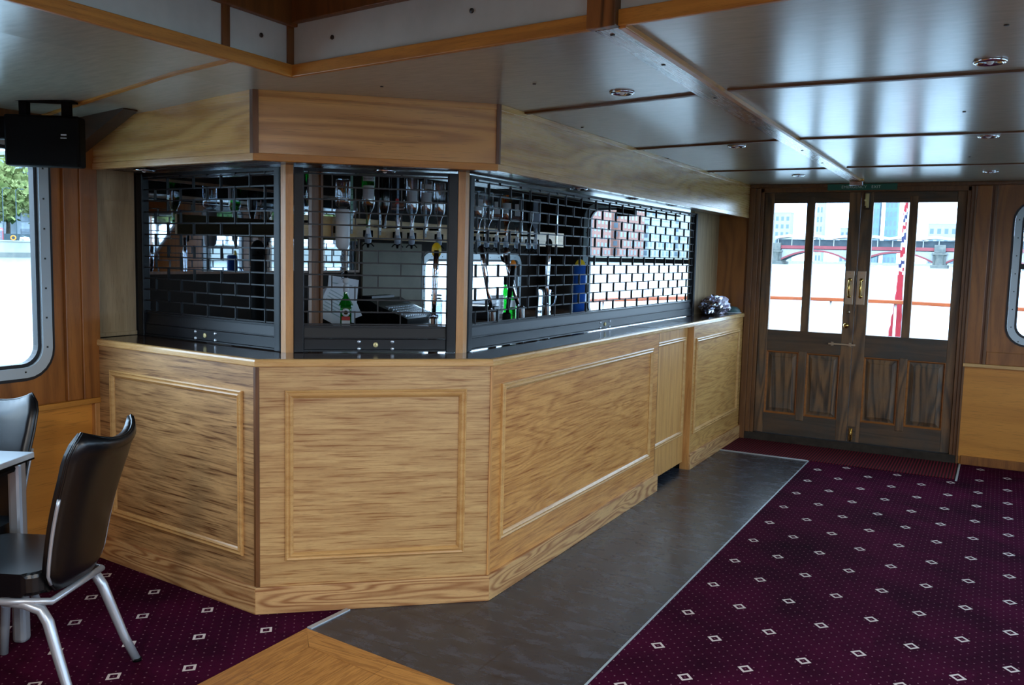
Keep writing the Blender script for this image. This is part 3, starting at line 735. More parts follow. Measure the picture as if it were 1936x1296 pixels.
# plinths
pk = offset(PL, -.004); pi_ = offset(PL, .020)
for k, (a, b, a2, b2) in enumerate(((pk[0], pk[1], pi_[0], pi_[1]), (pk[1], pk[2], pi_[1], pi_[2]), (pk[2], (pk[2][0], 2.245), pi_[2], (pi_[2][0], 2.245)), ((pk[2][0], 2.955), (pk[2][0], 4.385), (pi_[2][0], 2.955), (pi_[2][0], 4.385)))):
    f_ = frame(a, b); inv = f_.inverted()
    poly = [tuple((inv @ Vector((p[0], p[1], 0)))[:2]) for p in (a, b, b2, a2)]
    obj('plinth', MB().prism(poly, 0, .117, bev=.0025), M['plinth'], bar, f_)
# corner posts on the front
def cpost(p, fa, fb, mat, w1=.022, w2=.028):
    mb = MB(); a = fa @ Vector((-w1, 0, 0)) if 0 else None
for (corner, fp, fq) in ((front[1], fL, fM), (front[2], fM, fR)):
    d1 = -(fp.to_3x3() @ Vector((1, 0, 0))); d2 = fq.to_3x3() @ Vector((1, 0, 0)); n1 = -(fp.to_3x3() @ Vector((0, 1, 0))); n2 = -(fq.to_3x3() @ Vector((0, 1, 0)))
    P = Vector((corner[0], corner[1], 0)); k = .006
    w1, w2 = (.010, .013) if fp is fL else (.004, .010)
    o_ = P + (n1 + n2) * (k / (1 + n1.dot(n2)))
    pts = [P + d1 * w1 + n1 * k, o_, P + d2 * w2 + n2 * k, P + d2 * w2 - n2 * .002, P, P + d1 * w1 - n1 * .002]
    Tm = Matrix.Translation(P)
    obj('corner_post', MB().prism([((v - P).x, (v - P).y) for v in pts], .118, cT - .034), M['trimdark'] if fp is fL else M['post'], bar, Tm)
# the gate (hatch) between the two front units
gt = thing('bar_gate', 'narrow oak hatch door with a moulded panel set into the bar front', 'door', M=frame((-.055, 2.212), (-.055, 2.965)))
obj('door_panel', MB().box(0, .738, 0, .022, .055, cT - .034, bev=.002), M['gate'], gt)
mb = MB(); mb.ring(.05, .685, .265, .995, [(a, b) for a, b in prof]); obj('panel_moulding', mb, M['mould'], gt)
mb = MB(); mb.box(-.060, -.012, 2.202, 2.210, 0, cT - .034); obj('end_cheek', mb, M['trimdark'], bar, Matrix())
mb = MB(); mb.box(-.075, -.008, 2.952, 2.975, 0.0, cT - .034); obj('end_cheek', mb, M['post'], bar, Matrix())
mb = MB(); q5 = offset(PL, .036); q6 = offset(PL, .56)
# carcass shelf behind fronts (so the counter is not hollow from the side)
q7 = offset(PL, .52)
for a, b, c_, d_ in ((q5[0], q5[1], q7[1], q7[0]), (q5[1], q5[2], q7[2], q7[1]), (q5[2], (q5[2][0], 2.19), (q7[2][0], 2.19), q7[2]), ((q5[2][0], 2.99), (q5[2][0], 4.38), (q7[2][0], 4.38), (q7[2][0], 2.99))):
    mb.prism([a, b, c_, d_], .0, cT - .05)
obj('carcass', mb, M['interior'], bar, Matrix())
# counter top
ct = thing('bar_worktop', 'dark polished bar top with rounded oak nosing running around the corner', 'worktop', (-.765, -.664, cT - .03))
top_o = offset(PL, .022); top_i = offset(PL, .58)
top_i[0] = (-1.97, top_i[0][1])
for k in range(3):
    a, b, c_, d_ = top_o[k], top_o[k + 1], top_i[k + 1], top_i[k]
    f_ = frame(a, b); inv = f_.inverted()
    obj('top_board', MB().prism([tuple((inv @ Vector((p[0], p[1], 0)))[:2]) for p in (a, b, c_, d_)], cT - .03, cT), M['bartop'], ct, f_)
nz_o = offset(PL, 0.0); 
for k in range(3):
    a, b = nz_o[k], nz_o[k + 1]; f_ = frame(a, b); inv = f_.inverted(); ia, ib = offset(PL, .024)[k], offset(PL, .024)[k + 1]
    pa, pb, pc, pd = [inv @ Vector((p[0], p[1], 0)) for p in (a, b, ib, ia)]
    mb = MB(); prf = [(1, cT - .0315), (.12, cT - .0315), (0, cT - .028), (0, cT - .010), (.15, cT - .002), (.4, cT + .0005), (1, cT + .0005)]
    r0 = [mb._v([(pa.lerp(pd, t_).x, pa.lerp(pd, t_).y, z)])[0] for t_, z in prf]; r1 = [mb._v([(pb.lerp(pc, t_).x, pb.lerp(pc, t_).y, z)])[0] for t_, z in prf]
    n = len(prf)
    for i in range(n): mb.bm.faces.new((r0[i], r0[(i + 1) % n], r1[(i + 1) % n], r1[i]))
    mb.bm.faces.new(r0[::-1]); mb.bm.faces.new(r1)
    obj('nosing', mb, M['nosing'], ct, f_)
for yy in (2.22, 2.96): obj('flap_joint', MB().box(-.24, -.02, yy, yy + .003, cT + .0003, cT + .001), M['black'], ct, Matrix())

# canopy
can = thing('bar_canopy', 'oak fascia canopy box following the bar under the ceiling', 'canopy', (-.765, -.664, 1.925))
zb, zt = 1.922, 2.205
fas = [(c0, c1, 'fascia'), (c1, c2, 'fascia_m'), (c2, (0, 1.585), 'fascia'), ((-.006, 1.590), (-.006, 4.385), 'fascia')]
for k, (a, b, mt) in enumerate(fas):
    f_ = frame(a, b); L = dist(a, b)
    mb = MB()
    if k == 0:
        mb.plate([(0, zb), (L, zb), (L, zt), (.58, 2.19), (0, 2.145)], [], .002, .022)
    else: mb.box(.0, L, .002, .022, zb, zt)
    obj('fascia_board', mb, M[mt], can, f_)
    obj('bottom_strip', MB().box(0, L, -.003, .03, zb - .004, zb + .026, bev=.002), M['nosing'] if k != 1 else M['ceiltrim'], can, f_)
    if k in (1, 2, 3): obj('top_strip', MB().box(0, L, -.002, .02, zt - .03, zt - .004, bev=.002), M[mt], can, f_)
for (corner, a, b, ww) in ((c1, c0, c2, .020), (c2, c1, c3, .012)):
    fa, fb = frame(a, corner), frame(corner, b)
    P = Vector((corner[0], corner[1], 0)); d1 = -(fa.to_3x3() @ Vector((1, 0, 0))); d2 = fb.to_3x3() @ Vector((1, 0, 0)); n1 = -(fa.to_3x3() @ Vector((0, 1, 0))); n2 = -(fb.to_3x3() @ Vector((0, 1, 0)))
    o_ = P + (n1 + n2) * (.006 / (1 + n1.dot(n2)))
    pts = [P + d1 * ww * .8 + n1 * .006, o_, P + d2 * ww + n2 * .006, P + d2 * ww - n2 * .005, P, P + d1 * ww * .8 - n1 * .005]
    obj('corner_trim', MB().prism([((v - P).x, (v - P).y) for v in pts], zb + .024, zt - .003), M['trimdark'], can, Matrix.Translation(P))
so = offset(PL, .020); si = offset(PL, .62)
si[0] = (-1.99, si[0][1])
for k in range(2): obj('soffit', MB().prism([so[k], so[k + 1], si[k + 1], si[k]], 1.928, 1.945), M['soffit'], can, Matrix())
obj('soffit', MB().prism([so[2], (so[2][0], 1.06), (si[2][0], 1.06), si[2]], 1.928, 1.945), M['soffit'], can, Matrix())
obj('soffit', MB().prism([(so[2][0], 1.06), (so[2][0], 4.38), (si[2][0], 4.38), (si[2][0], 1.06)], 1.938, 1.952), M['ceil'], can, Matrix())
mb = MB()
for k in range(3): 
    f_ = frame(si[k], si[k + 1]); L = dist(si[k], si[k + 1]); mb.box(0, L, 0, .018, 1.928, 2.19, M=f_)
obj('back_board', mb, M['interior'], can, Matrix())
SL = [(-1.68, -.455, 1.928, 'chrome downlight under the canopy over the left shutter'), (-.50, -.135, 1.928, 'chrome downlight under the canopy over the narrow middle shutter'),
      (-.125, 1.115, 1.938, 'chrome downlight under the canopy over the long shutter, nearest its left end'), (-.115, 1.90, 1.938, 'chrome downlight under the canopy over the middle of the long shutter'), (-.095, 2.62, 1.938, 'chrome downlight under the canopy near the far end of the long shutter')]
for x, y, z, l in SL: downlight(x, y, z - .0090, l, 'downlights under the bar canopy')

# shutter line and oak posts
A_, B_ = (-.845, -.385), (-.245, .125)
s_line = [(-1.995, -.275), A_, B_, (-.245, 3.66)]
fs = [frame(s_line[i], s_line[i + 1]) for i in range(3)]
for i, (P, label) in enumerate(((A_, 'slim oak corner post between the left and middle shutters'), (B_, 'slim oak corner post between the middle and long shutters'))):
    d1 = Vector(s_line[i]) - Vector(P); d1.normalize(); d2 = Vector(s_line[i + 2]) - Vector(P); d2.normalize()
    n1 = Vector((-d1.y, d1.x)) ; n2 = Vector((d2.y, -d2.x))
    for nn in (n1, n2): pass
    Pv = Vector(P); out = (n1 + n2).normalized() * .012
    a = Pv + d1 * .028 + n1 * .010; b = Pv + out; c_ = Pv + d2 * .028 + n2 * .010
    bk = [Pv + d2 * .028 - n2 * .02, Pv - (n1 + n2).normalized() * .02, Pv + d1 * .028 - n1 * .02]
    poly = [(v - Pv)[:] for v in (a, b, c_, *bk)]
    e = thing('corner_post', label, 'post', (P[0], P[1], cT))
    obj('post', MB().prism(poly, 0, .828), M['post'], e)
# end linings of the recess
struct('trim_38', MB().box(0, .29, -.004, .01, cT + .001, 1.93), M['side'], None, frame((-1.985, -.56), (-1.99, -.27)))
struct('trim_39', MB().box(0, .29, -.012, .0, cT + .001, cT + .022, bev=.003), M['side'], None, frame((-1.985, -.56), (-1.99, -.27)))
struct('wall_front', MB().box(-.30, -.262, 3.665, 4.39, cT + .001, 1.94), M['side'])
struct('wall_front', MB().box(-.262, -.02, 4.375, 4.389, cT + .001, 1.94), M['saloon'])

# roller shutters
def shutter(i, x0, x1, label, ncell, off, lockx, guides=(True, True), ang=False):
    f_ = fs[i]; e = thing('roller_shutter', label, 'shutter', M=f_ @ Matrix.Translation((0, 0, cT)), group='black grille shutters around the bar')
    f0 = f_ @ Matrix.Translation((0, 0, cT))
    g = .043
    for gx in (x0, x1 - g):
        mb = MB(); mb.box(gx, gx + g, -.012, .030, .001, .820, bev=.0025); mb.box(gx + .006, gx + g - .006, -.0135, -.012, .004, .818)
        obj('guide_rail', mb, M['steel_black'], e, f0)
    a, b = x0 + g, x1 - g
    mb = MB(); mb.box(a, b, -.004, .016, .012, .062, bev=.003); mb.box(a, b, -.006, .014, .005, .012)
    br_ = obj('bottom_rail', mb, M['steel_black'], e, f0)
    mb = MB(); v = [(a, .002, .068), (b, .002, .068), (b, .012, .121), (a, .012, .121)]
    mb.face(v); mb.face([(p[0], p[1] + .012, p[2]) for p in v]); mb.box(a, b, .004, .02, .112, .122); mb.box(a, b, .0, .016, .064, .070)
    obj('weather_band', mb, M['steel_black'], e, f0)
    obj('head_rail', MB().box(a, b, -.004, .03, .806, .820), M['steel_black'], e, f0)
    mb = MB(); pitch = .0557; z = .128; r = 0; cw = ncell
    L = b - a
    while z < .80:
        mb.box(a, b, .002, .009, z - .0032, z + .0032)
        z2 = min(z + pitch, .806)
        x = a + off + (cw / 2 if r % 2 else 0)
        while x > a + cw: x -= cw
        while x < b - .01:
            if x > a + .006: mb.box(x - .0026, x + .0026, -.001, .012, z - .004, z2 + .004)
            x += cw
        z += pitch; r += 1
    obj('grille_curtain', mb, M['steel_black'], e, f0)
    mb = MB(); T = f0 @ Matrix.Translation((lockx, -.004, .036)) @ Matrix.Rotation(PI / 2, 4, 'X')
    lk = obj('lock', mb.lathe([(0, .0), (.0115, .0), (.0115, .004), (.009, .006), (0, .006)], 20, Matrix()), M['paleb'], e, T)
    obj('keyway', MB().box(-.0012, .0012, -.002, .007, .006, .0066), M['black'], lk, T)
    for dx in (-.074, .076):
        for dz in (.018, .050):
            T = f0 @ Matrix.Translation((lockx + dx, -.004, dz)) @ Matrix.Rotation(PI / 2, 4, 'X')
            obj('rivet', MB().lathe([(.0085, 0), (.0078, .003), (.005, .0055), (0, .0065)], 14), M['rivet'], e, T)
    return e
LA_ = dist(s_line[0], s_line[1]); LB_ = dist(s_line[1], s_line[2]); LC_ = dist(s_line[2], s_line[3])
shutter(0, .055, LA_ - .030, 'black brick-pattern grille shutter at the left end of the bar', .205, .09, .585)
shutter(1, .030, LB_ - .030, 'narrow black grille shutter on the angled corner of the bar', .205, .02, .392)
shutter(2, .030, LC_, 'long black grille shutter along the side of the bar', .215, .05, 1.70)

# ================================================================== BEHIND THE BAR
bb = thing('back_bar', 'dark back bar cabinet along the hull behind the serving counter', 'cabinet', (-1.75, 2.0, 0))
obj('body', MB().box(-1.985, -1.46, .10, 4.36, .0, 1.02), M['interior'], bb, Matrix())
obj('worktop', MB().box(-1.985, -1.44, .08, 4.36, 1.02, 1.05, bev=.003), M['bartop'], bb, Matrix())
e = thing('wall_mirror', 'large mirror on the hull behind the bar reflecting the far doors', 'mirror', (-1.997, .72, 1.30))
obj('mirror_glass', MB().box(-1.995, -1.990, -.20, 1.55, 1.425, 1.90), M['mirror'], e, Matrix())
mb = MB()
for a in ((-.215, 1.565, 1.41, 1.425), (-.215, 1.565, 1.90, 1.915)): mb.box(-1.998, -1.985, *a)
for a in ((-.215, -.20, 1.425, 1.90), (1.55, 1.565, 1.425, 1.90)): mb.box(-1.998, -1.985, *a)
obj('mirror_frame', mb, M['trimdark'], e, Matrix())

def camdir(x, y): return math.atan2(-3.38 - y, 1.935 - x)
def arc_label(r, z0, z1, a, half, n=10, off=.0012):
    mb = MB(); r += off
    for k in range(n):
        a0 = a - half + 2 * half * k / n; a1 = a - half + 2 * half * (k + 1) / n
        mb.face([(r * math.cos(a0), r * math.sin(a0), z0), (r * math.cos(a1), r * math.sin(a1), z0), (r * math.cos(a1), r * math.sin(a1), z1), (r * math.cos(a0), r * math.sin(a0), z1)])
    return mb
M['lab'] = plain('pale_bottle_label', (214, 216, 222), .5); M['dark_lab'] = plain('dark_bottle_label', (52, 48, 60), .5)
M['juice'] = plain('amber_spirit', (170, 84, 14), .2)
rk = thing('bottle_rack', 'pale oak optic rail hung on steel straps above the back bar', 'rack', (-1.51, 2.2, 1.63))
obj('rail_board', MB().box(-1.53, -1.51, .40, 3.85, 1.632, 1.755, bev=.003), M['rack'], rk, Matrix())
for y in (.88, 1.16, 1.345, 1.50, 1.665, 2.45, 3.05, 3.7): 
    mb = MB(); mb.box(-1.508, -1.504, y - .010, y + .010, 1.66, 2.19)
    for k in range(9): mb.box(-1.5042, -1.5035, y - .003, y + .003, 1.68 + k * .03, 1.686 + k * .03, mi=1)
    obj('strap', mb, [M['alu'], M['black']], rk, Matrix())
BT = [(.459, 'green', 'dark green upturned bottle at the far left of the optic rail', 'd'),
      (.952, 'green', 'green upturned gin bottle with two white labels on the optic rail', 'g'),
      (1.11, 'dark', 'dark unlabelled upturned bottle right of the green gin bottle', None),
      (1.251, 'square', 'wide square clear bottle with a tiny red label mark on the optic rail', 'r'),
      (1.406, 'clear', 'clear upturned bottle with amber left edge and white label', 'w'),
      (1.568, 'clear', 'clear upturned bottle with two pale labels near the middle of the optic rail', 'w2'),
      (1.726, 'clear', 'clear unlabelled bottle just left of the right oak corner post', None),
      (2.239, 'clear', 'tall clear bottle with pale label just right of the oak corner post', 'w'),
      (2.367, 'globe', 'clear round-shouldered bottle, second right of the oak corner post', None),
      (2.516, 'square', 'clear square bottle with frosted label, third right of the corner post', 'w'),
      (2.663, 'amber', 'amber whisky bottle with pale label on the optic rail', 'w'),
      (2.84, 'square', 'broad faceted clear bottle right of the amber whisky bottle', 'd'),
      (3.04, 'dark', 'dark slim bottle left of the last pale bottle on the rail', None),
      (3.157, 'frost', 'frosted pale bottle, last at the right end of the optic rail', None)]
M['frost'] = plain('frosted_bottle', (150, 165, 185), .3)
for i, (y, kind, lab, lb) in enumerate(BT):
    x = -1.437; e = thing('spirit_bottle', lab, 'bottle', (x, y, 1.70), 0, 'upturned bottles on the optic rail')
    r = .040 if kind not in ('square', 'dark') else (.048 if kind == 'square' else .032)
    gm = {'green': 'gglass', 'amber': 'aglass', 'dark': 'aglass', 'frost': 'frost'}.get(kind, 'bglass')
    if kind == 'dark': gm = 'blackgloss'
    h = .33 if i < 7 else .31
    mb = MB()
    if kind in ('square', 'frost'):
        T = Matrix.Rotation(camdir(x, y), 4, 'Z')
        mb.lathe([(.013, 0), (.015, .05), (.020, .075)], 14)
        mb.lathe([(.020, .075), (r * 1.25, .12), (r * 1.25, .13)], 4, T @ Matrix.Rotation(PI / 4, 4, 'Z'), smooth=False)
        mb.box(-r * .88, r * .88, -r * .88, r * .88, .13, h, M=T, bev=.006)
    elif kind == 'globe': mb.lathe([(.013, 0), (.014, .05), (.022, .08), (.044, .12), (.049, .17), (.046, .21), (.046, h - .006), (.040, h), (0, h - .01)], 24)
    else: mb.lathe([(.013, 0), (.014, .07), (.019, .09), (r * .85, .12), (r, .145), (r, h - .008), (r * .9, h), (0, h - .015)], 24)
    obj('glass_body', mb, M[gm], e)
    obj('neck_clip', MB().box(-.070, .0, -.014, .014, .008, .022), M['black'], e)
    a = camdir(x, y)
    if lb in ('w', 'w2', 'g', 'd') and kind != 'square':
        obj('label', arc_label(r, .17, .25, a, .95), M['dark_lab'] if lb == 'd' else M['lab'], e)
        if lb in ('g', 'w2'): obj('label', arc_label(r, .275, .305, a, .95), M['lab'], e)
    if kind == 'square' and lb:
        T = WM[e.name] @ Matrix.Rotation(a, 4, 'Z')
        obj('label', MB().box(r * .88, r * .88 + .001, -.022 if lb != 'r' else -.014, .022 if lb != 'r' else .006, .16, .25 if lb != 'r' else .19), M['red'] if lb == 'r' else M['lab'], e, T)
    if kind == 'amber': obj('spirit', MB().lathe([(0, .10), (r * .86, .14), (r * .93, .17), (r * .93, .24), (0, .24)], 18), M['juice'], e)
    if i == 1:
        T = WM[e.name] @ Matrix.Rotation(a, 4, 'Z') @ Matrix.Translation((r + .003, 0, .29)) @ Matrix.Rotation(PI / 2, 4, 'Z') @ Matrix.Rotation(PI / 2, 4, 'X')
        text('label_lettering', "Gordon's", .017, M['navy'], e, T)
OPT = [y for y in (.952, 1.251, 1.406, 1.726, 2.239, 2.367, 2.516, 2.663, 2.84, 3.04, 3.157)]
OL = ['under the green gin bottle', 'under the wide square bottle', 'under the clear bottle with amber edge', 'just left of the right oak corner post', 'just right of the right oak corner post', 'under the round-shouldered bottle', 'under the frosted-label square bottle', 'under the amber whisky bottle', 'under the broad faceted bottle', 'under the slim dark bottle', 'at the right end of the rail']
first = None
for y, l in zip(OPT, OL):
    a = camdir(-1.437, y); Mo = Matrix.Translation((-1.437, y, 1.60)) @ Matrix.Rotation(a + PI / 2, 4, 'Z'); lab = 'clear optic measure with white badge ' + l
    if first is None:
        e = thing('optic_measure', lab, 'optic', M=Mo, group='optic measures under the bottles')
        obj('bracket', MB().box(-.03, .03, .02, .04, .045, .085, bev=.003), M['black'], e)
        mb = MB(); mb.lathe([(.010, .005), (.019, .015), (.021, .045), (.016, .075), (.012, .098)], 18); obj('measure_chamber', mb, M['frost'], e)
        mb = MB(); mb.box(-.012, .012, -.026, -.022, .062, .10, bev=.002); obj('badge', mb, M['white'], e)
        mb = MB(); mb.tube([(-.035, 0, -.012), (-.02, -.005, .004), (.02, -.005, .004), (.035, 0, -.012)], .004); mb.lathe([(0, -.02), (.006, -.02), (.010, .006), (0, .006)], 10); obj('push_lever', mb, M['black'], e)
        first = e
    else: copy_tree(first, Mo, label=lab)
e = thing('wall_dispenser', 'white rounded dispenser with clear bottle above and coiled hose', 'dispenser', (-1.45, .73, 1.56))
mb = MB(); mb.lathe([(0, 0), (.020, .003), (.036, .02), (.042, .05), (.042, .23), (.036, .24), (0, .24)], 22); obj('white_cup', mb, M['white'], e)
mb = MB(); mb.lathe([(.018, .24), (.042, .26), (.044, .29), (.044, .40), (.038, .41), (0, .405)], 22); obj('clear_bottle', mb, M['bglass'], e)
mb = MB(); mb.tube([(.006 * math.cos(k * .9) + 0, .006 * math.sin(k * .9), -.005 - k * .0015) for k in range(110)], .0018, 5); obj('coiled_hose', mb, M['steel'], e)
obj('wall_arm', MB().box(-.07, -.03, -.012, .012, .10, .14), M['black'], e)
# back bar items
e = thing('liqueur_bottle', 'square green liqueur bottle with red and white label behind the middle shutter', 'bottle', (-1.65, 1.008, 1.05), camdir(-1.65, 1.008))
mb = MB(); mb.box(-.034, .034, -.034, .034, 0, .17, bev=.007); mb.lathe([(.046, .168), (.030, .20), (.015, .222), (.013, .25)], 16); obj('glass_body', mb, M['gglass'], e)
obj('label', MB().box(.0345, .0352, -.026, .026, .03, .075), M['white'], e); obj('label', MB().box(.0345, .0352, -.026, .026, .076, .100), M['red'], e)
mb = MB(); mb.lathe([(0, 0), (.026, 0), (.024, .002), (0, .002)], 18, Matrix.Translation((.0345, 0, .125)) @ Matrix.Rotation(PI / 2, 4, 'Y')); mb.lathe([(0, 0), (.014, 0), (.013, .003), (0, .003)], 14, Matrix.Translation((.0345, 0, .125)) @ Matrix.Rotation(PI / 2, 4, 'Y'), mi=1)
obj('emblem', mb, [M['white'], M['brass']], e)
mb = MB(); mb.lathe([(.013, .25), (.018, .255), (.018, .29), (.012, .30)], 14); mb.sphere((0, 0, .322), .022, 12, sz=(.6, 1, 1)); mb.lathe([(.010, .34), (.012, .345), (.010, .38), (0, .385)], 12, mi=1); obj('pourer', mb, [M['white'], M['black']], e)
e = thing('cash_register', 'black cash register with sloping keypad on the back bar', 'register', (-1.70, 1.62, 1.05), PI / 2 + .15)
mb = MB(); mb.plate([(-.20, 0), (.20, 0), (.20, .07), (-.02, .15), (-.10, .19), (-.20, .19)], [], -.24, .24, M=Matrix.Rotation(-PI / 2, 4, 'Z') @ Matrix.Scale(1, 4)); obj('case', mb, M['blackgloss'], e)
mb = MB(); sl = math.atan2(-.08, .22)
T = Matrix.Rotation(-PI / 2, 4, 'Z') @ Matrix.Translation((.0, 0, .1445)) @ Matrix.Rotation(-sl, 4, 'Y')
for i in range(5):
    for j in range(11): mb.box(.01 + i * .034, .036 + i * .034, -.19 + j * .035, -.163 + j * .035, -.004, .006, M=T, bev=.002)
obj('keys', mb, M['alu'], e)
obj('display', MB().box(-.19, -.11, -.16, .16, .19, .205, M=Matrix.Rotation(-PI / 2, 4, 'Z')), M['steel_black'], e)
e = thing('price_list', 'white printed sheets propped up behind the cash register', 'papers', (-1.80, 1.13, 1.085), .9)
for k, (rx, dx, hh) in enumerate(((.15, 0, .29), (-.35, .05, .25), (.5, -.08, .24))):
    mb = MB(); T = Matrix.Translation((dx, -.012 * k, .02)) @ Matrix.Rotation(rx, 4, 'Y') @ Matrix.Rotation(-.25, 4, 'X')
    mb.box(-.10, .10, 0, .0008, 0, hh, M=T)
    for q in range(7): mb.box(-.075, .06 - (q % 3) * .02, -.0004, 0, hh - .05 - q * .022, hh - .043 - q * .022, M=T, mi=1)
    obj('sheet', mb, [M['paper'], M['winframe']], e)
def jar(x, y, r, h, label, mat='bglass', lid='steel'):
    e = thing('storage_jar', label, 'jar', (x, y, 1.05)); mb = MB(); mb.lathe([(0, 0), (r, 0), (r, h * .9), (r * .9, h)], 20); obj('jar_body', mb, M[mat], e)
    mb = MB(); mb.lathe([(r * .96, h), (r * .96, h + .012), (0, h + .014)], 20); obj('lid', mb, M[lid], e)
jar(-1.60, 1.955, .042, .20, 'tall clear jar with steel lid right of the cash register'); jar(-1.66, 2.06, .036, .17, 'smaller clear jar beside the tall jar, right of the cash register')
for k, (y, l) in enumerate(((2.849, 'left stack of white paper cups on the back bar'), (2.961, 'right stack of white paper cups beside the green bottles'))):
    e = thing('cup_stack', l, 'cups', (-1.65, y, 1.05), 0, 'stacks of paper cups'); mb = MB()
    pr_ = [(0, 0)]
    for q in range(6): pr_ += [(.028 + .004, q * .03), (.036, q * .03 + .026), (.038, q * .03 + .028)]
    mb.lathe(pr_ + [(0, .178 - .01)], 20); obj('cups', mb, M['white'], e)
for k, (y, r, l) in enumerate(((3.049, .036, 'bright green glass bottle right of the paper cups'), (3.179, .034, 'dark green wine bottle with pale label by the leaning beer tap'))):
    e = thing('green_bottle', l, 'bottle', (-1.65, y, 1.05), 0, 'green bottles on the back bar'); mb = MB()
    mb.lathe([(0, 0), (r, 0), (r, .17), (r * .8, .205), (.013, .25), (.013, .31), (0, .31)], 20); obj('glass_body', mb, M['gglass'], e)
    mb = MB(); mb.lathe([(.0145, .26), (.0145, .325), (0, .326)], 14); obj('foil_cap', mb, M['black'], e)
    if k: obj('label', arc_label(r, .07, .13, camdir(-1.65, y), .9), M['lab'], e)
e = thing('steel_jug', 'shiny steel jug with side handle on the back bar near the blue beer tap', 'jug', (-1.66, 3.80, 1.05), camdir(-1.66, 3.8) + PI / 2)
mb = MB(); mb.lathe([(0, 0), (.058, 0), (.060, .02), (.054, .15), (.060, .20), (.056, .205), (.05, .15)], 24); obj('jug_body', mb, M['steel'], e)
mb = MB(); mb.tube([(.055, 0, .17), (.085, 0, .175), (.10, 0, .14), (.09, 0, .08), (.058, 0, .05)], .007); obj('handle', mb, M['steel'], e)
e = thing('folded_leaflets', 'white leaflets fanned on a dark tray left of the paper cups', 'leaflets', (-1.62, 2.65, 1.05), .3)
obj('tray', MB().box(-.11, .11, -.09, .09, 0, .10, bev=.006), M['steel_black'], e)
for k in range(3): obj('leaflet', MB().box(-.10, .10, -.08, .08, 0, .002, M=Matrix.Translation((0, 0, .112 + k * .010)) @ Matrix.Rotation(.1 * k, 4, 'Z') @ Matrix.Rotation(.06 * k, 4, 'X')), M['paper'], e)
e = thing('price_card', 'clear plastic price stand behind the left shutter', 'stand', (-1.55, -.12, cT)); obj('card', MB().box(-.06, .06, -.001, .001, 0, .09, M=Matrix.Rotation(.7, 4, 'Z')), M['white'], e)

# beer taps
def tap(x, y, lean, h, label, base, badge, top=None, col='chrome', r=.024, group='beer taps on the serving counter'):
    e = thing('beer_tap', label, 'beer tap', (x, y, cT), camdir(x, y) - PI / 2 + PI, group)
    ax_ = Vector((lean, 0, 1)).normalized()
    mb = MB(); mb.lathe([(0, 0), (r * 1.6, 0), (r * 1.5, .012), (r, .02), (r, base), (r * .8, base + .01), (0, base + .012)], 20); obj('column', mb, M[col], e)
    p0 = Vector((0, .0, base * .8)); p1 = p0 + ax_ * (h - base)
    mb = MB(); mb.tube([p0, p0.lerp(p1, .35), p0.lerp(p1, .7), p1], [.010, .012, .016, .012], 10); mb.tube([p0 + Vector((0, .02, -.01)), p0 + Vector((0, .07, -.015)), p0 + Vector((0, .085, -.06))], .009, 8); obj('handle', mb, M['chrome'] if col != 'black' else M['black'], e)
    if badge:
        b = Vector((p1.x, .0, p1.z)); T = WM[e.name] @ Matrix.Translation((p1.x, .018, p1.z)) @ Matrix.Rotation(-PI / 2, 4, 'X') @ Matrix.Diagonal((.8, 1.25, 1, 1))
        k = badge
        mb = MB(); mb.lathe([(0, 0), (k[3], 0), (k[3], .006), (k[3] * .8, .012), (0, .013)], 22, mi=0); mb.lathe([(0, .0135), (k[3] * .72, .0132), (0, .0145)], 22, mi=1); mb.box(-k[3] * .3, k[3] * .3, -k[3] * .14, k[3] * .14, .0140, .0155, mi=2); mb.box(-k[3] * .1, k[3] * .1, -k[3] * .4, k[3] * .4, .0140, .0155, mi=2)
        obj('badge', mb, [M[k[0]], M[k[1]], M[k[2]]], e, T)
    return e
tap(-.45, 1.88, 0, .46, 'tall blue beer tap with yellow oval badge behind the long shutter', .39, ('yellow', 'navy', 'red', .046), col='blue', r=.042)
tap(-.45, 1.078, -.28, .50, 'leaning chrome beer tap with navy badge and yellow mark', .16, ('chrome', 'navy', 'yellow', .036))
tap(-.45, .764, -.18, .54, 'chrome beer tap with black handle left of the leaning tap', .15, None)
tap(-.45, 1.403, .02, .56, 'tall slim tap with round black head left of the blue tap', .16, ('black', 'blackgloss', 'blackgloss', .026))
tap(-.47, .223, .03, .50, 'tall blue and white beer tap with round badge by the right corner post', .14, ('yellow', 'red', 'navy', .030))
tap(-.47, .49, -.05, .40, 'short beer tap with orange badge just right of the corner post', .14, ('white', 'orange', 'navy', .034))
tap(-.45, .92, .10, .43, 'dark tap handle with orange flash beside the leaning tap', .13, ('orange', 'orange', 'black', .022), col='black')
tap(-1.30, -.10, 0, .53, 'black beer tap silhouetted behind the left shutter', .42, ('black', 'blackgloss', 'black', .045), col='black', r=.034)
# interior upright
struct('trim_40', MB().box(-.92, -.90, -.160, -.088, 1.101, 1.926), M['casing'])
struct('trim_41', MB().box(-.90, -.894, -.105, -.088, 1.101, 1.926), M['trimdark'])

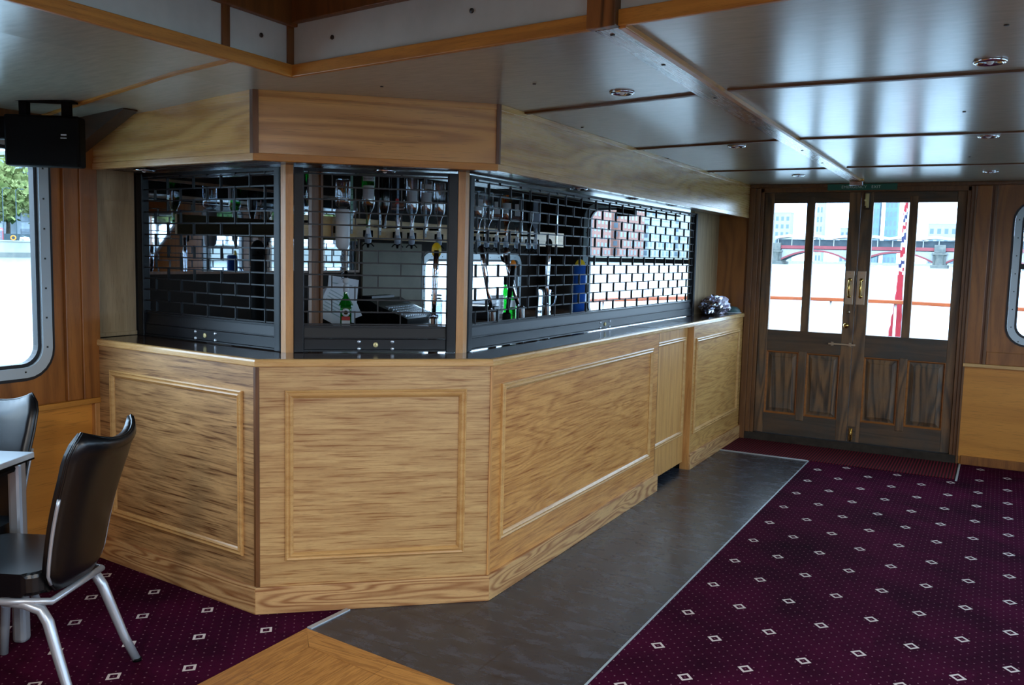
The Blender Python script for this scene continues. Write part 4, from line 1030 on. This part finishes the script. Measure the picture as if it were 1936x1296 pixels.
# plastic bag of linen and a lid on the far end of the bar
e = thing('plastic_bag', 'crinkled clear plastic bag of dark cloth on the far end of the bar', 'bag', (-.155, 3.95, cT))
def blob(n, m_, rx, ry, rz, amp, seed, z0=0):
    rnd = random.Random(seed); mb = MB(); rows = []
    for i in range(n + 1):
        th = PI * i / n; row = []
        for j in range(m_):
            ph = 2 * PI * j / m_; k = 1 + rnd.uniform(-amp, amp) + .12 * math.sin(3 * ph + seed) + .08 * math.sin(5 * th + 2 * ph)
            row.append((rx * k * math.sin(th) * math.cos(ph), ry * k * math.sin(th) * math.sin(ph), max(.002, z0 + rz - rz * k * math.cos(th))))
        rows.append(mb._v(row))
    for i in range(n):
        for j in range(m_):
            q = [rows[i][j], rows[i][(j + 1) % m_], rows[i + 1][(j + 1) % m_], rows[i + 1][j]]
            try: mb.bm.faces.new(q)
            except Exception: pass
    return mb
obj('cloth_inside', blob(10, 14, .075, .20, .055, .12, 3), plain('dark_folded_cloth', (44, 36, 42), .8), e)
M['crinkle'] = plain('plastic_film', (232, 228, 248), .25, .0, .7)
obj('plastic_film', blob(16, 30, .098, .25, .072, .20, 5), M['bag'], e)
mb = blob(14, 26, .102, .14, .070, .22, 11); T = WM[e.name] @ Matrix.Translation((0.0, .08, 0)); obj('plastic_film', mb, M['crinkle'], e, T)
e = thing('domed_lid', 'grey-green domed lid with white rim beside the plastic bag', 'lid', (-.095, 4.292, cT))
mb = MB(); mb.lathe([(.080, .006), (.070, .03), (.045, .052), (0, .060)], 24); obj('dome', mb, plain('teal_grey', (84, 112, 112), .4), e)
mb = MB(); mb.tube([(.080 * math.cos(k * PI / 14), .080 * math.sin(k * PI / 14), .006) for k in range(28)], .004, 6, closed=True); obj('rim', mb, M['white'], e)

# ================================================================== MONITOR, CHAIRS, TABLE
e = thing('ceiling_monitor', 'flat black unit with small silver mark hung under ceiling above window', 'monitor', (-1.62, -1.0, 1.88))
T0 = Matrix.Translation((-1.615, -1.0, 1.880)) @ Matrix.Rotation(.60, 4, 'Z')
obj('casing', MB().box(-.150, .150, -.03, .05, 0, .210, M=Matrix.Identity(4), bev=.010), M['black'], e, T0)
obj('rear_housing', MB().box(-.235, .12, .051, .10, .115, .210, bev=.008), M['black'], e, T0)
mb = MB(); mb.box(.078, .100, -.032, -.030, .128, .134); mb.box(.076, .100, -.032, -.030, .116, .120); obj('silver_mark', mb, M['alu'], e, T0)
mb = MB(); mb.box(-.10, -.07, .0, .04, .214, .275); mb.box(.07, .10, .0, .04, .214, .275); mb.box(-.12, .12, -.01, .05, .268, .275); obj('mount', mb, M['black'], e, T0)

f_dir = (-.9066, -.4220)
def chair_parts(e, wt=.40, wb=.335):
    # local frame: +x = forward (facing), +y = left, z up; origin at floor under the foot of the backrest
    zb_, zt_ = .395, .935
    def back(sgn): pass
    n, k = 12, 16
    front_, rear = [], []
    for i in range(k + 1):
        t = i / k; z = zb_ + (zt_ - zb_) * t
        xoff = -.02 - .135 * (t ** 1.05) + .018 * math.sin(PI * t)
        wv = wb + (wt - wb) * min(1, t * 1.25)
        if t > .86: wv -= .07 * ((t - .86) / .14) ** 2
        if t < .14: wv -= .10 * ((.14 - t) / .14) ** 1.6
        fr, re = [], []
        for j in range(n + 1):
            u = -1 + 2 * j / n; yy = u * wv / 2
            curve = -.045 * (1 - u * u) * (.25 + .75 * t)
            th = .022 * (1 - .55 * abs(u) ** 6) * (1 if .05 < t < .95 else .6)
            zz = z - (.030 * (1 - u * u) * 1.0 if t > .93 else 0) + (.012 * abs(u) ** 2 if t > .8 else 0)
            fr.append((xoff + curve + th + .012, yy, zz)); re.append((xoff + curve - th, yy, zz))
        front_.append(fr); rear.append(re)
    mb = MB(); A = [mb._v(r) for r in front_]; B = [mb._v(r) for r in rear]
    for G in (A, B):
        for i in range(k):
            for j in range(n): f = mb.bm.faces.new((G[i][j], G[i][j + 1], G[i + 1][j + 1], G[i + 1][j])); f.smooth = True
    loop = lambda G: [G[0][j] for j in range(n + 1)] + [G[i][n] for i in range(1, k + 1)] + [G[k][j] for j in range(n - 1, -1, -1)] + [G[i][0] for i in range(k - 1, 0, -1)]
    la, lb = loop(A), loop(B)
    for i in range(len(la)): f = mb.bm.faces.new((la[i], la[(i + 1) % len(la)], lb[(i + 1) % len(la)], lb[i])); f.smooth = True
    o = obj('backrest', mb, M['vinyl'], e)
    # piping around the rear edge
    pts = [rear[0][j] for j in range(n + 1)] + [rear[i][n] for i in range(1, k + 1)] + [rear[k][j] for j in range(n - 1, -1, -1)] + [rear[i][0] for i in range(k - 1, 0, -1)]
    obj('piping', MB().tube([(p[0] + .010, p[1], p[2]) for p in pts], .0055, 6, closed=True), M['vinyl'], o)
    for s_ in (0, n):
        pp = [rear[i][s_] for i in range(1, 11)]
        mb = MB(); mb.tube([(p[0] + .006, p[1] + (.006 if s_ else -.006), p[2]) for p in pp], .006, 6); obj('side_strip', mb, M['silver'], o, label='silver edge strip')
    # seat
    mb = MB(); v = rrect(-.01, .41, -.200, .200, .06, 5); mb.prism(v, .395, .475, bev=.016); obj('seat', mb, M['vinyl'], e)
    mb = MB(); v = [(-.03, -.16, .372), (.10, -.195, .378), (.34, -.19, .378), (.38, -.165, .378), (.39, 0, .378), (.38, .165, .378), (.34, .19, .378), (.10, .195, .378), (-.03, .16, .372)]
    mb.tube(v, .0125, 10, closed=True); obj('seat_frame', mb, M['silver'], e)
    for s_ in (-1, 1):
        mb = MB(); P = [(.12, s_ * .185, .372), (.05, s_ * .178, .365), (.0, s_ * .170, .345), (-.025, s_ * .172, .305), (-.05, s_ * .180, .23), (-.095, s_ * .192, .10), (-.135, s_ * .205, .004)]
        mb.tube(P, [.0145, .016, .0185, .0185, .0175, .016, .015], 14); l_ = obj('leg', mb, M['silver'], e)
        mb = MB(); mb.lathe([(0, 0), (.0165, 0), (.0165, .012), (0, .012)], 12); obj('foot_cap', mb, M['black'], l_, WM[e.name] @ Matrix.Translation((-.136, s_ * .205, 0)))
        mb = MB(); P = [(.34, s_ * .19, .37), (.365, s_ * .192, .2), (.38, s_ * .195, .004)]; mb.tube(P, [.018, .017, .015], 12); l_ = obj('leg', mb, M['silver'], e)
        mb = MB(); mb.sphere((.354, s_ * .177, .30), .009, 8); mb.sphere((.366, s_ * .179, .20), .009, 8); obj('stacking_bumper', mb, M['frost'], l_)
def chair(x, y, ang, label):
    e = thing('stacking_chair', label, 'chair', (x, y, 0), ang, 'black padded chairs at the table'); chair_parts(e); return e
a1 = math.atan2(f_dir[1], f_dir[0])
chair(-.865, -1.455, a1, 'black padded chair with silver legs in front, its back to the bar')
chair(-1.600, -1.360, a1 + PI / 2, 'black padded chair at the far side of the table, under the window')
# table: corner at (-1.324,-1.273), edges along f_dir and along -s
sdir = (-.4220, .9066)
Mt = Matrix(((-f_dir[0], -f_dir[1], 0), (-(-sdir[0]), 0, 0), (0, 0, 1)))
Mt = Matrix.Identity(4)
for i in range(2): Mt[i][0] = f_dir[i]; Mt[i][1] = -sdir[i]
Mt[0][3], Mt[1][3] = -1.324, -1.273
# keep right-handed: swap so local x = f, local y = -s (left of f is (-fy, fx) = (.42,-.91) = -s)
tb = thing('dining_table', 'square pale-topped table with silver legs cut off by the left edge', 'table', M=Mt)
TS = .66
obj('tabletop', MB().box(0, TS, 0, TS + .1, .728, .750, bev=.003), M['tabletop'], tb)
obj('edge_band', MB().plate([(0, 0), (TS, 0), (TS, TS + .1), (0, TS + .1)], [[(.014, .014), (.014, TS + .086), (TS - .014, TS + .086), (TS - .014, .014)]], .722, .7275, M=mbm), M['black'], tb)
mb = MB()
for p, q in (((.05, .05), (TS - .05, .05)), ((.05, TS + .05), (TS - .05, TS + .05)), ((.05, .05), (.05, TS + .05)), ((TS - .05, .05), (TS - .05, TS + .05))): mb.tube([(p[0], p[1], .700), (q[0], q[1], .700)], .018, 8)
obj('apron_frame', mb, M['black'], tb)
for x in (.045, TS - .045):
    for y in (.045, TS + .055): obj('leg', MB().box(x - .026, x + .026, y - .026, y + .026, 0, .722, bev=.014), M['silver'], tb)

# ================================================================== OUTSIDE
ZWAT = -1.25
mb = MB(); mb.box(-156, 121, -400, 1500, ZWAT - .5, ZWAT); tag(struct('river', mb, M['water']), kind='structure')
BK = 1.55
struct('riverbank', MB().box(-156, 121, 1150, 1500, ZWAT - .4, BK), M['stone'])
for sx, x0, x1 in ((-1, -1200, -155), (1, 120, 1200)):
    struct('riverbank', MB().box(x0, x1, -400, 1500, ZWAT - 1, BK), M['stone'])
e = thing('embankment_wall', 'long pale stone embankment wall across the river, port side', 'wall', (-155, 100, ZWAT))
obj('wall_face', MB().box(-155.6, -154.8, -80, 660, ZWAT, BK + .05), M['stone'], e, Matrix()); obj('wet_footing', MB().box(-155, -154.2, -80, 660, ZWAT - .2, ZWAT + .9), M['stonedark'], e, Matrix())
obj('coping', MB().box(-155.9, -154.6, -80, 660, BK + .05, BK + .30), M['stone'], e, Matrix())
e = thing('embankment_wall', 'far embankment wall on the starboard side seen in the mirror', 'wall', (120, 100, ZWAT))
obj('wall_face', MB().box(119.4, 120.4, -80, 660, ZWAT, BK + .6), M['stone'], e, Matrix())
tag(obj('hoarding', MB().box(-160.2, -160, 86, 200, BK, BK + 1.5), M['hoard']), 'low dark green hoarding along the embankment path below the trees', 'fence')

def tree_src(name, mat, h, r, seed, nleaf=900):
    rnd = random.Random(seed); mb = MB()
    trunk = [(0, 0, 0), (.1, .05, h * .2), (-.1, .1, h * .42), (.05, 0, h * .62)]
    mb.tube(trunk, [.38, .3, .24, .16], 8)
    tips = []
    for k in range(9):
        a = k * 2.4 + rnd.random(); z = h * rnd.uniform(.28, .6); L = r * rnd.uniform(.6, .95)
        p = (math.cos(a) * L, math.sin(a) * L, z + h * rnd.uniform(.1, .32)); mb.tube([(0, 0, z), (p[0] * .5, p[1] * .5, z + (p[2] - z) * .65), p], [.14, .09, .03], 5); tips.append(p)
    tr = mb
    lf = MB()
    cl = tips + [(rnd.gauss(0, r * .35), rnd.gauss(0, r * .35), h * rnd.uniform(.5, .9)) for _ in range(16)]
    for _ in range(nleaf):
        c_ = rnd.choice(cl); q = Vector((c_[0] + rnd.gauss(0, r * .2), c_[1] + rnd.gauss(0, r * .2), c_[2] + rnd.gauss(0, h * .06)))
        s_ = rnd.uniform(.22, .55); n_ = Vector((rnd.gauss(0, 1), rnd.gauss(0, 1), rnd.gauss(0, 1))).normalized(); u_ = n_.orthogonal().normalized() * s_; v_ = n_.cross(u_).normalized() * s_ * .8
        lf.face([q - u_ - v_, q + u_ - v_ * .6, q + u_ * .8 + v_, q - u_ * .7 + v_])
    return tr, lf
trees = {}
def tree(x, y, kind, sc, label, grp):
    if kind not in trees:
        h, r, mt, sd, nl = {'plane': (13, 4.6, 'leaf', 4, 1500), 'round': (9, 3.8, 'leafd', 9, 1500), 'airy': (12, 3.6, 'leaf', 15, 800)}[kind]
        e = thing('tree', label, 'tree', (x, y, BK), 0, grp); tr, lf = tree_src('tree', mt, h, r, sd, nl)
        obj('trunk', tr, M['bark'], e); obj('crown', lf, M[mt], e); trees[kind] = e; return
    copy_tree(trees[kind], Matrix.Translation((x, y, BK)) @ Matrix.Rotation(x * 7 + y, 4, 'Z') @ Matrix.Scale(sc, 4), label=label)
TG, TS_ = 'trees along the embankment path', 'trees on the starboard bank'
for x, y, k, s_, l in [(-164, 92, 'plane', 1, 'spring-green plane tree behind the red telephone kiosk'), (-166, 99, 'plane', .95, 'spring-green plane tree behind the two lamp posts'), (-175, 104, 'round', 1.1, 'dark bushy tree behind the embankment hoarding'),
                       (-163, 95.5, 'airy', .85, 'thin young tree with pale trunk on the embankment'), (-174, 94, 'round', .9, 'dark low tree far behind the telephone kiosk'), (-165, 110, 'plane', 1, 'plane tree hidden beside the window frame'),
                       (-165, 126, 'airy', 1, 'loose green tree further up the embankment'), (-166, 150, 'plane', 1.05, 'tall tree in the middle of the embankment row'), (-166, 180, 'round', 1.2, 'round dark tree up the embankment'), (-166, 215, 'plane', .95, 'far tree on the embankment before the brick houses'), (-164, 80, 'plane', 1.0, 'plane tree left of the kiosk'), (-177, 108, 'plane', 1.3, 'tallest plane tree, standing well behind the embankment path')]:
    tree(x, y, k, s_, l, TG)
for i, (x, y, k, s_) in enumerate([(128, 70, 'round', 1.15), (130, 84, 'plane', 1), (128, 97, 'round', 1.25), (131, 110, 'plane', .95), (128, 124, 'round', 1.1), (130, 140, 'round', 1.3), (129, 158, 'plane', 1.0), (133, 104, 'round', 1.3), (134, 118, 'round', 1.3)]):
    tree(x, y, k, s_, 'green riverside tree reflected in the mirror, number %s from the left' % ['one', 'two', 'three', 'four', 'five', 'six', 'seven', 'eight', 'nine'][i], TS_)
for x, y, l in ((-158.2, 95.5, 'tall dark lamp post nearest the telephone kiosk'), (-158.2, 98.0, 'tall dark lamp post beside the window frame')):
    e = thing('lamp_post', l, 'lamp post', (x, y, BK), 0, 'lamp posts on the embankment'); mb = MB(); mb.lathe([(.22, 0), (.22, .5), (.10, .8), (.07, 9.6), (0, 9.6)], 10); obj('post', mb, M['hoard'], e)
    mb = MB(); mb.tube([(0, 0, 9.4), (0, .5, 9.8), (0, 1.0, 9.8)], .05, 6); mb.box(-.12, .12, .9, 1.5, 9.68, 9.85); obj('lantern', mb, M['hoard'], e)
e = thing('telephone_kiosk', 'red telephone kiosk on the embankment seen at the left edge', 'telephone box', (-156.6, 93.9, BK), 1.0)
mb = MB(); mb.box(-.45, .45, -.45, .45, 0, .3); mb.box(-.45, .45, -.45, .45, 2.0, 2.25)
for sx in (-1, 1):
    for sy in (-1, 1): mb.box(sx * .45 - .05 * sx - .05, sx * .45 - .05 * sx + .05, sy * .40 - .05, sy * .40 + .05, .3, 2.0)
obj('cabin', mb, M['phone'], e)
mb = MB(); mb.box(-.48, .48, -.48, .48, 2.25, 2.33); mb.sphere((0, 0, 2.30), .46, 14, sz=(1, 1, .45)); obj('domed_roof', mb, M['phone'], e)
mb = MB(); mb.box(-.40, .40, -.40, .40, .3, 2.0); obj('glazing', mb, M['winext'], e)
mb = MB()
for k in range(1, 6): 
    for s_ in (-1, 1): mb.box(-.42, .42, s_ * .41 - .015, s_ * .41 + .015, .3 + k * .28 - .02, .3 + k * .28 + .02); mb.box(s_ * .41 - .015, s_ * .41 + .015, -.42, .42, .3 + k * .28 - .02, .3 + k * .28 + .02)
obj('glazing_bars', mb, M['phone'], e)
mb = MB(); mb.box(-.38, .38, -.455, -.45, 2.05, 2.2); obj('sign_band', mb, M['wpaint'], e)
e = thing('lifebuoy_stand', 'orange and white lifebuoy on the embankment left of the lamp post', 'lifebuoy', (-156.0, 95.9, BK), .95)
obj('stand', MB().box(-.05, .05, -.05, .05, 0, .6), M['hoard'], e); mb = MB(); mb.tube([(.38 * math.cos(k * PI / 10), 0, .75 + .38 * math.sin(k * PI / 10)) for k in range(20)], .11, 8, closed=True); obj('ring', mb, M['orange'], e)
mb = MB(); mb.sphere((0, 0, 0), .35, 10, sz=(1.2, 1, .8))
tag(obj('covered_bundle', blob(8, 12, .5, 1.0, .5, .15, 8), M['wpaint'], None, Matrix.Translation((-156.6, 98.5, BK))), 'pale covered bundle lying at the foot of the right lamp post', 'bundle'); mb.bm.free()

def building(x, y, wx, wy, h, mat, label, nx, nz, faces='x', roof=None, cat='building', z0=BK, wmat='winext', grp=None, ny=0):
    e = thing('building', label, cat, (x, y, z0), 0, grp)
    obj('walls', MB().box(-wx / 2, wx / 2, -wy / 2, wy / 2, 0, h), M[mat], e)
    obj('parapet', MB().box(-wx / 2 - .3, wx / 2 + .3, -wy / 2 - .3, wy / 2 + .3, h, h + .8), M['stone'], e)
    fl_ = (h - 1) / nz
    for side, n_, L, on in (('x', nx, wy, True), ('y', ny or nx, wx, True)):
        if side not in faces: continue
        for k in range(nz):
            for j in range(n_):
                c_ = -L / 2 + L * (j + .5) / n_; ww = L / n_ * .26; z_ = .9 + k * fl_; zz = z_ + fl_ * .55
                mb = MB()
                if side == 'x': s_ = 1 if x < 0 else -1; mb.box(min(s_ * wx / 2, s_ * (wx / 2 + .08)), max(s_ * wx / 2, s_ * (wx / 2 + .08)), c_ - ww, c_ + ww, z_, zz)
                else: mb.box(c_ - ww, c_ + ww, -wy / 2 - .08, -wy / 2, z_, zz)
                obj('window', mb, M[wmat], e)
    return e
building(-196, 92, 16, 16, 26, 'tower', 'tall pale office block behind the embankment trees', 5, 7, 'x')
building(-188, 122, 18, 22, 18, 'tower', 'second pale block behind the trees, right of the tall office block', 5, 5, 'x')
building(-175, 345, 20, 26, 25, 'brick', 'red brick apartment block across the river, nearest its left end', 6, 6, 'xy', ny=5)
building(-172, 380, 18, 30, 22, 'brick', 'red brick apartment block with pale windows, middle of the row', 7, 6, 'xy', ny=4)
building(-170, 420, 16, 34, 27, 'brick', 'red brick mansion block at the right of the row across the river', 7, 6, 'xy', ny=4)
building(-175, 470, 22, 40, 20, 'tower', 'pale block further down the far bank towards the bridge', 6, 4, 'xy')
building(-178, 530, 22, 40, 30, 'stone', 'pale stone block near the port end of the bridge', 6, 6, 'xy')
for x, y, wx, wy, h, mt, l, nx, nz in [(-141, 1190, 12, 20, 95, 'towerb', 'bluish glass tower behind the bridge, left of the flag', 3, 8), (-122, 1195, 14, 20, 90, 'towerb', 'second bluish tower behind the bridge, beside the flag', 3, 8),
                                       (-203, 1178, 8, 20, 85, 'tower', 'slim pale tower seen through the second door pane', 2, 7), (-250, 1170, 26, 20, 60, 'tower', 'broad pale block on the skyline seen through the first door pane', 4, 6),
                                       (-60, 1200, 40, 20, 48, 'tower', 'low pale block on the skyline behind the right door panes', 5, 4), (-170, 1200, 22, 20, 42, 'tower', 'low pale block on the skyline left of the towers', 4, 4), (0, 1210, 50, 20, 34, 'tower', 'long pale block on the skyline behind the bridge pier', 5, 3)]:
    building(x, y, wx, wy, h, mt, l, nx, nz, 'y')

# bridge
br_ = thing('bridge', 'red and white arched bridge with a roofed platform crossing the river', 'bridge', (-37, 690, ZWAT))
piers = [-149, -93, -37, 19, 75]
for i, x in enumerate(piers):
    mb = MB(); mb.box(x - 4.2, x + 4.2, 684, 704, ZWAT - 1, 8.0, bev=.4); mb.box(x - 5.4, x + 5.4, 681, 707, ZWAT - 1, 1.0, bev=.4); mb.box(x - 5, x + 5, 683, 705, 8.0, 9.2); mb.box(x - 3.6, x + 3.6, 684, 688, 9.2, 14.8, bev=.3); mb.lathe([(2.6, 0), (2.6, 6.5), (3.2, 7)], 14, Matrix.Translation((x, 683.5, 1.0)))
    obj('pier', mb, M['stonedark'], br_, Matrix())
for a, b in zip(piers, piers[1:]):
    x0, x1 = a + 4.2, b - 4.2; n = 20; zs, zc = 2.0, 8.6
    arc = [(x0 + (x1 - x0) * k / n, zs + (zc - zs) * (1 - (2 * k / n - 1) ** 2)) for k in range(n + 1)]
    mb = MB(); mb.plate([(x0, zs)] + [(p[0], p[1] + 1.1) for p in arc[1:-1]] + [(x1, zs), (x1, 10.6), (x0, 10.6)], [], 686, 687); obj('spandrel_lattice', mb, M['bridge_white'], br_, Matrix())
    mb = MB(); mb.plate(arc + [(p[0], p[1] + 1.3) for p in reversed(arc)], [], 684.8, 686.6); obj('arch_rib', mb, M['bridge_red'], br_, Matrix())
    mb = MB(); mb.plate(arc + [(p[0], p[1] + 1.2) for p in reversed(arc)], [], 688, 703); obj('arch_soffit', mb, M['bridge_dark'], br_, Matrix())
obj('deck', MB().box(-156, 130, 686, 704, 10.2, 11.2), M['bridge_red'], br_, Matrix())
obj('parapet', MB().box(-156, 130, 685.2, 685.8, 10.6, 12.9), M['bridge_red'], br_, Matrix())
obj('platform_wall', MB().box(-150, 110, 690, 700, 12.6, 17.6), M['bridge_dark'], br_, Matrix())
for k in range(26):
    x = -148 + k * 10; obj('platform_column', MB().box(x - .3, x + .3, 687.5, 688.1, 12.9, 18), M['bridge_white'], br_, Matrix())
mb = MB()
for k in range(13):
    x = -150 + k * 20; mb.plate([(x, 18.0), (x + 10, 19.2), (x + 20, 18.0), (x + 20, 19.8), (x + 10, 21.2), (x, 19.8)], [], 686, 704)
obj('platform_roof', mb, M['wpaint'], br_, Matrix())

# stern deck, rail, flag
struct('deck', MB().box(-2.95, 4.6, 4.47, 8.2, -.25, -.06), M['deck'])
rl = thing('stern_rail', 'varnished wooden hand rail on white stanchions around the stern deck', 'rail', (.66, 7.6, -.06))
path = [(-2.5, 4.7, 1.02), (-2.45, 5.4, 1.03), (-2.1, 6.2, 1.06), (-1.4, 6.95, 1.09), (-.5, 7.42, 1.12), (.2, 7.56, 1.125), (.9, 7.58, 1.125), (1.6, 7.46, 1.12), (2.3, 7.2, 1.12), (3.1, 6.6, 1.12), (3.7, 5.7, 1.12), (3.9, 4.8, 1.12)]
mb = MB()
for a, b in zip(path, path[1:]):
    f_ = Matrix.Translation(a) @ Vector((b[0] - a[0], b[1] - a[1], b[2] - a[2])).to_track_quat('X', 'Z').to_matrix().to_4x4(); L = (Vector(b) - Vector(a)).length
    mb.box(-.02, L + .02, -.05, .05, -.022, .022, M=f_, bev=.008)
obj('hand_rail', mb, M['rail'], rl, Matrix())
for i, p in enumerate(path): obj('stanchion', MB().tube([(p[0], p[1], -.06), (p[0], p[1], p[2] - .02)], .014, 8), M['wpaint'], rl, Matrix())
for z in (.25, .62): obj('guard_wire', MB().tube([(p[0], p[1], z) for p in path], .008, 6), M['wpaint'], rl, Matrix())
fg = thing('ensign', 'furled red flag with blue and white crosses hanging from a short staff', 'flag', (.955, 7.82, -.06))
mb = MB(); mb.tube([(0, 0, 0), (0, 0, 2.75)], .018, 8); mb.sphere((0, 0, 2.77), .035, 8); obj('staff', mb, M['wpaint'], fg)
rnd = random.Random(2); mb = MB(); n, m_ = 44, 14; rows = []
for i in range(n + 1):
    t = i / n; z = 2.45 - 1.75 * t; rad = .020 + .012 * t + (.035 * max(0, (t - .66)) / .34); row = []
    for j in range(m_):
        a = 2 * PI * j / m_; k = 1 + .35 * math.sin(3 * a + t * 5) + .12 * rnd.uniform(-1, 1)
        row.append((-.035 - .02 * t + rad * k * math.cos(a), rad * k * math.sin(a) * .7, z + .01 * rnd.uniform(-1, 1)))
    rows.append(mb._v(row))
for i in range(n):
    for j in range(m_):
        t = (i + j * .35) / n; mi = 0
        if t < .62: mi = (0, 2, 1, 1, 2, 0, 0, 2, 1, 2)[int(t * 34) % 10]
        f = mb.bm.faces.new((rows[i][j], rows[i][(j + 1) % m_], rows[i + 1][(j + 1) % m_], rows[i + 1][j])); f.material_index = mi; f.smooth = True
obj('furled_cloth', mb, [M['flagred'], M['navy'], M['wpaint']], fg)
e = thing('window_lamp', 'small dark box hanging inside the top of the far port window', 'lamp', (-1.10, 4.30, 1.93)); obj('box', MB().box(-.09, .09, -.03, .03, 0, .09, bev=.006), M['black'], e); obj('hanger', MB().box(-.01, .01, -.005, .005, .09, .27), M['black'], e)

# unseen fill lamps with rims, added to brighten the room
for i, (x, y) in enumerate(FILL_LAMPS):
    zz = 2.47 if (-.3 < x < 2.5 and y < -1.4) else 2.2
    e = thing('fill_lamp', 'added round fill lamp behind the photographer, number %s' % ['one', 'two', 'three', 'four'][i], 'lamp', (x, y, zz), 0, 'added fill lamps behind the photographer')
    mb = MB(); mb.lathe([(.17, 0), (.17, -.03), (.15, -.035), (.15, 0)], 28); obj('rim', mb, M['chrome'], e)
    ld = bpy.data.lights.new('fill_glow', 'AREA'); ld.shape = 'DISK'; ld.size = .28; ld.energy = FILL_W; ld.color = (1, .95, .88)
    lo = bpy.data.objects.new('fill_glow', ld); C.objects.link(lo); lo.parent = e; lo.matrix_basis = Matrix.Translation((0, 0, -.03))
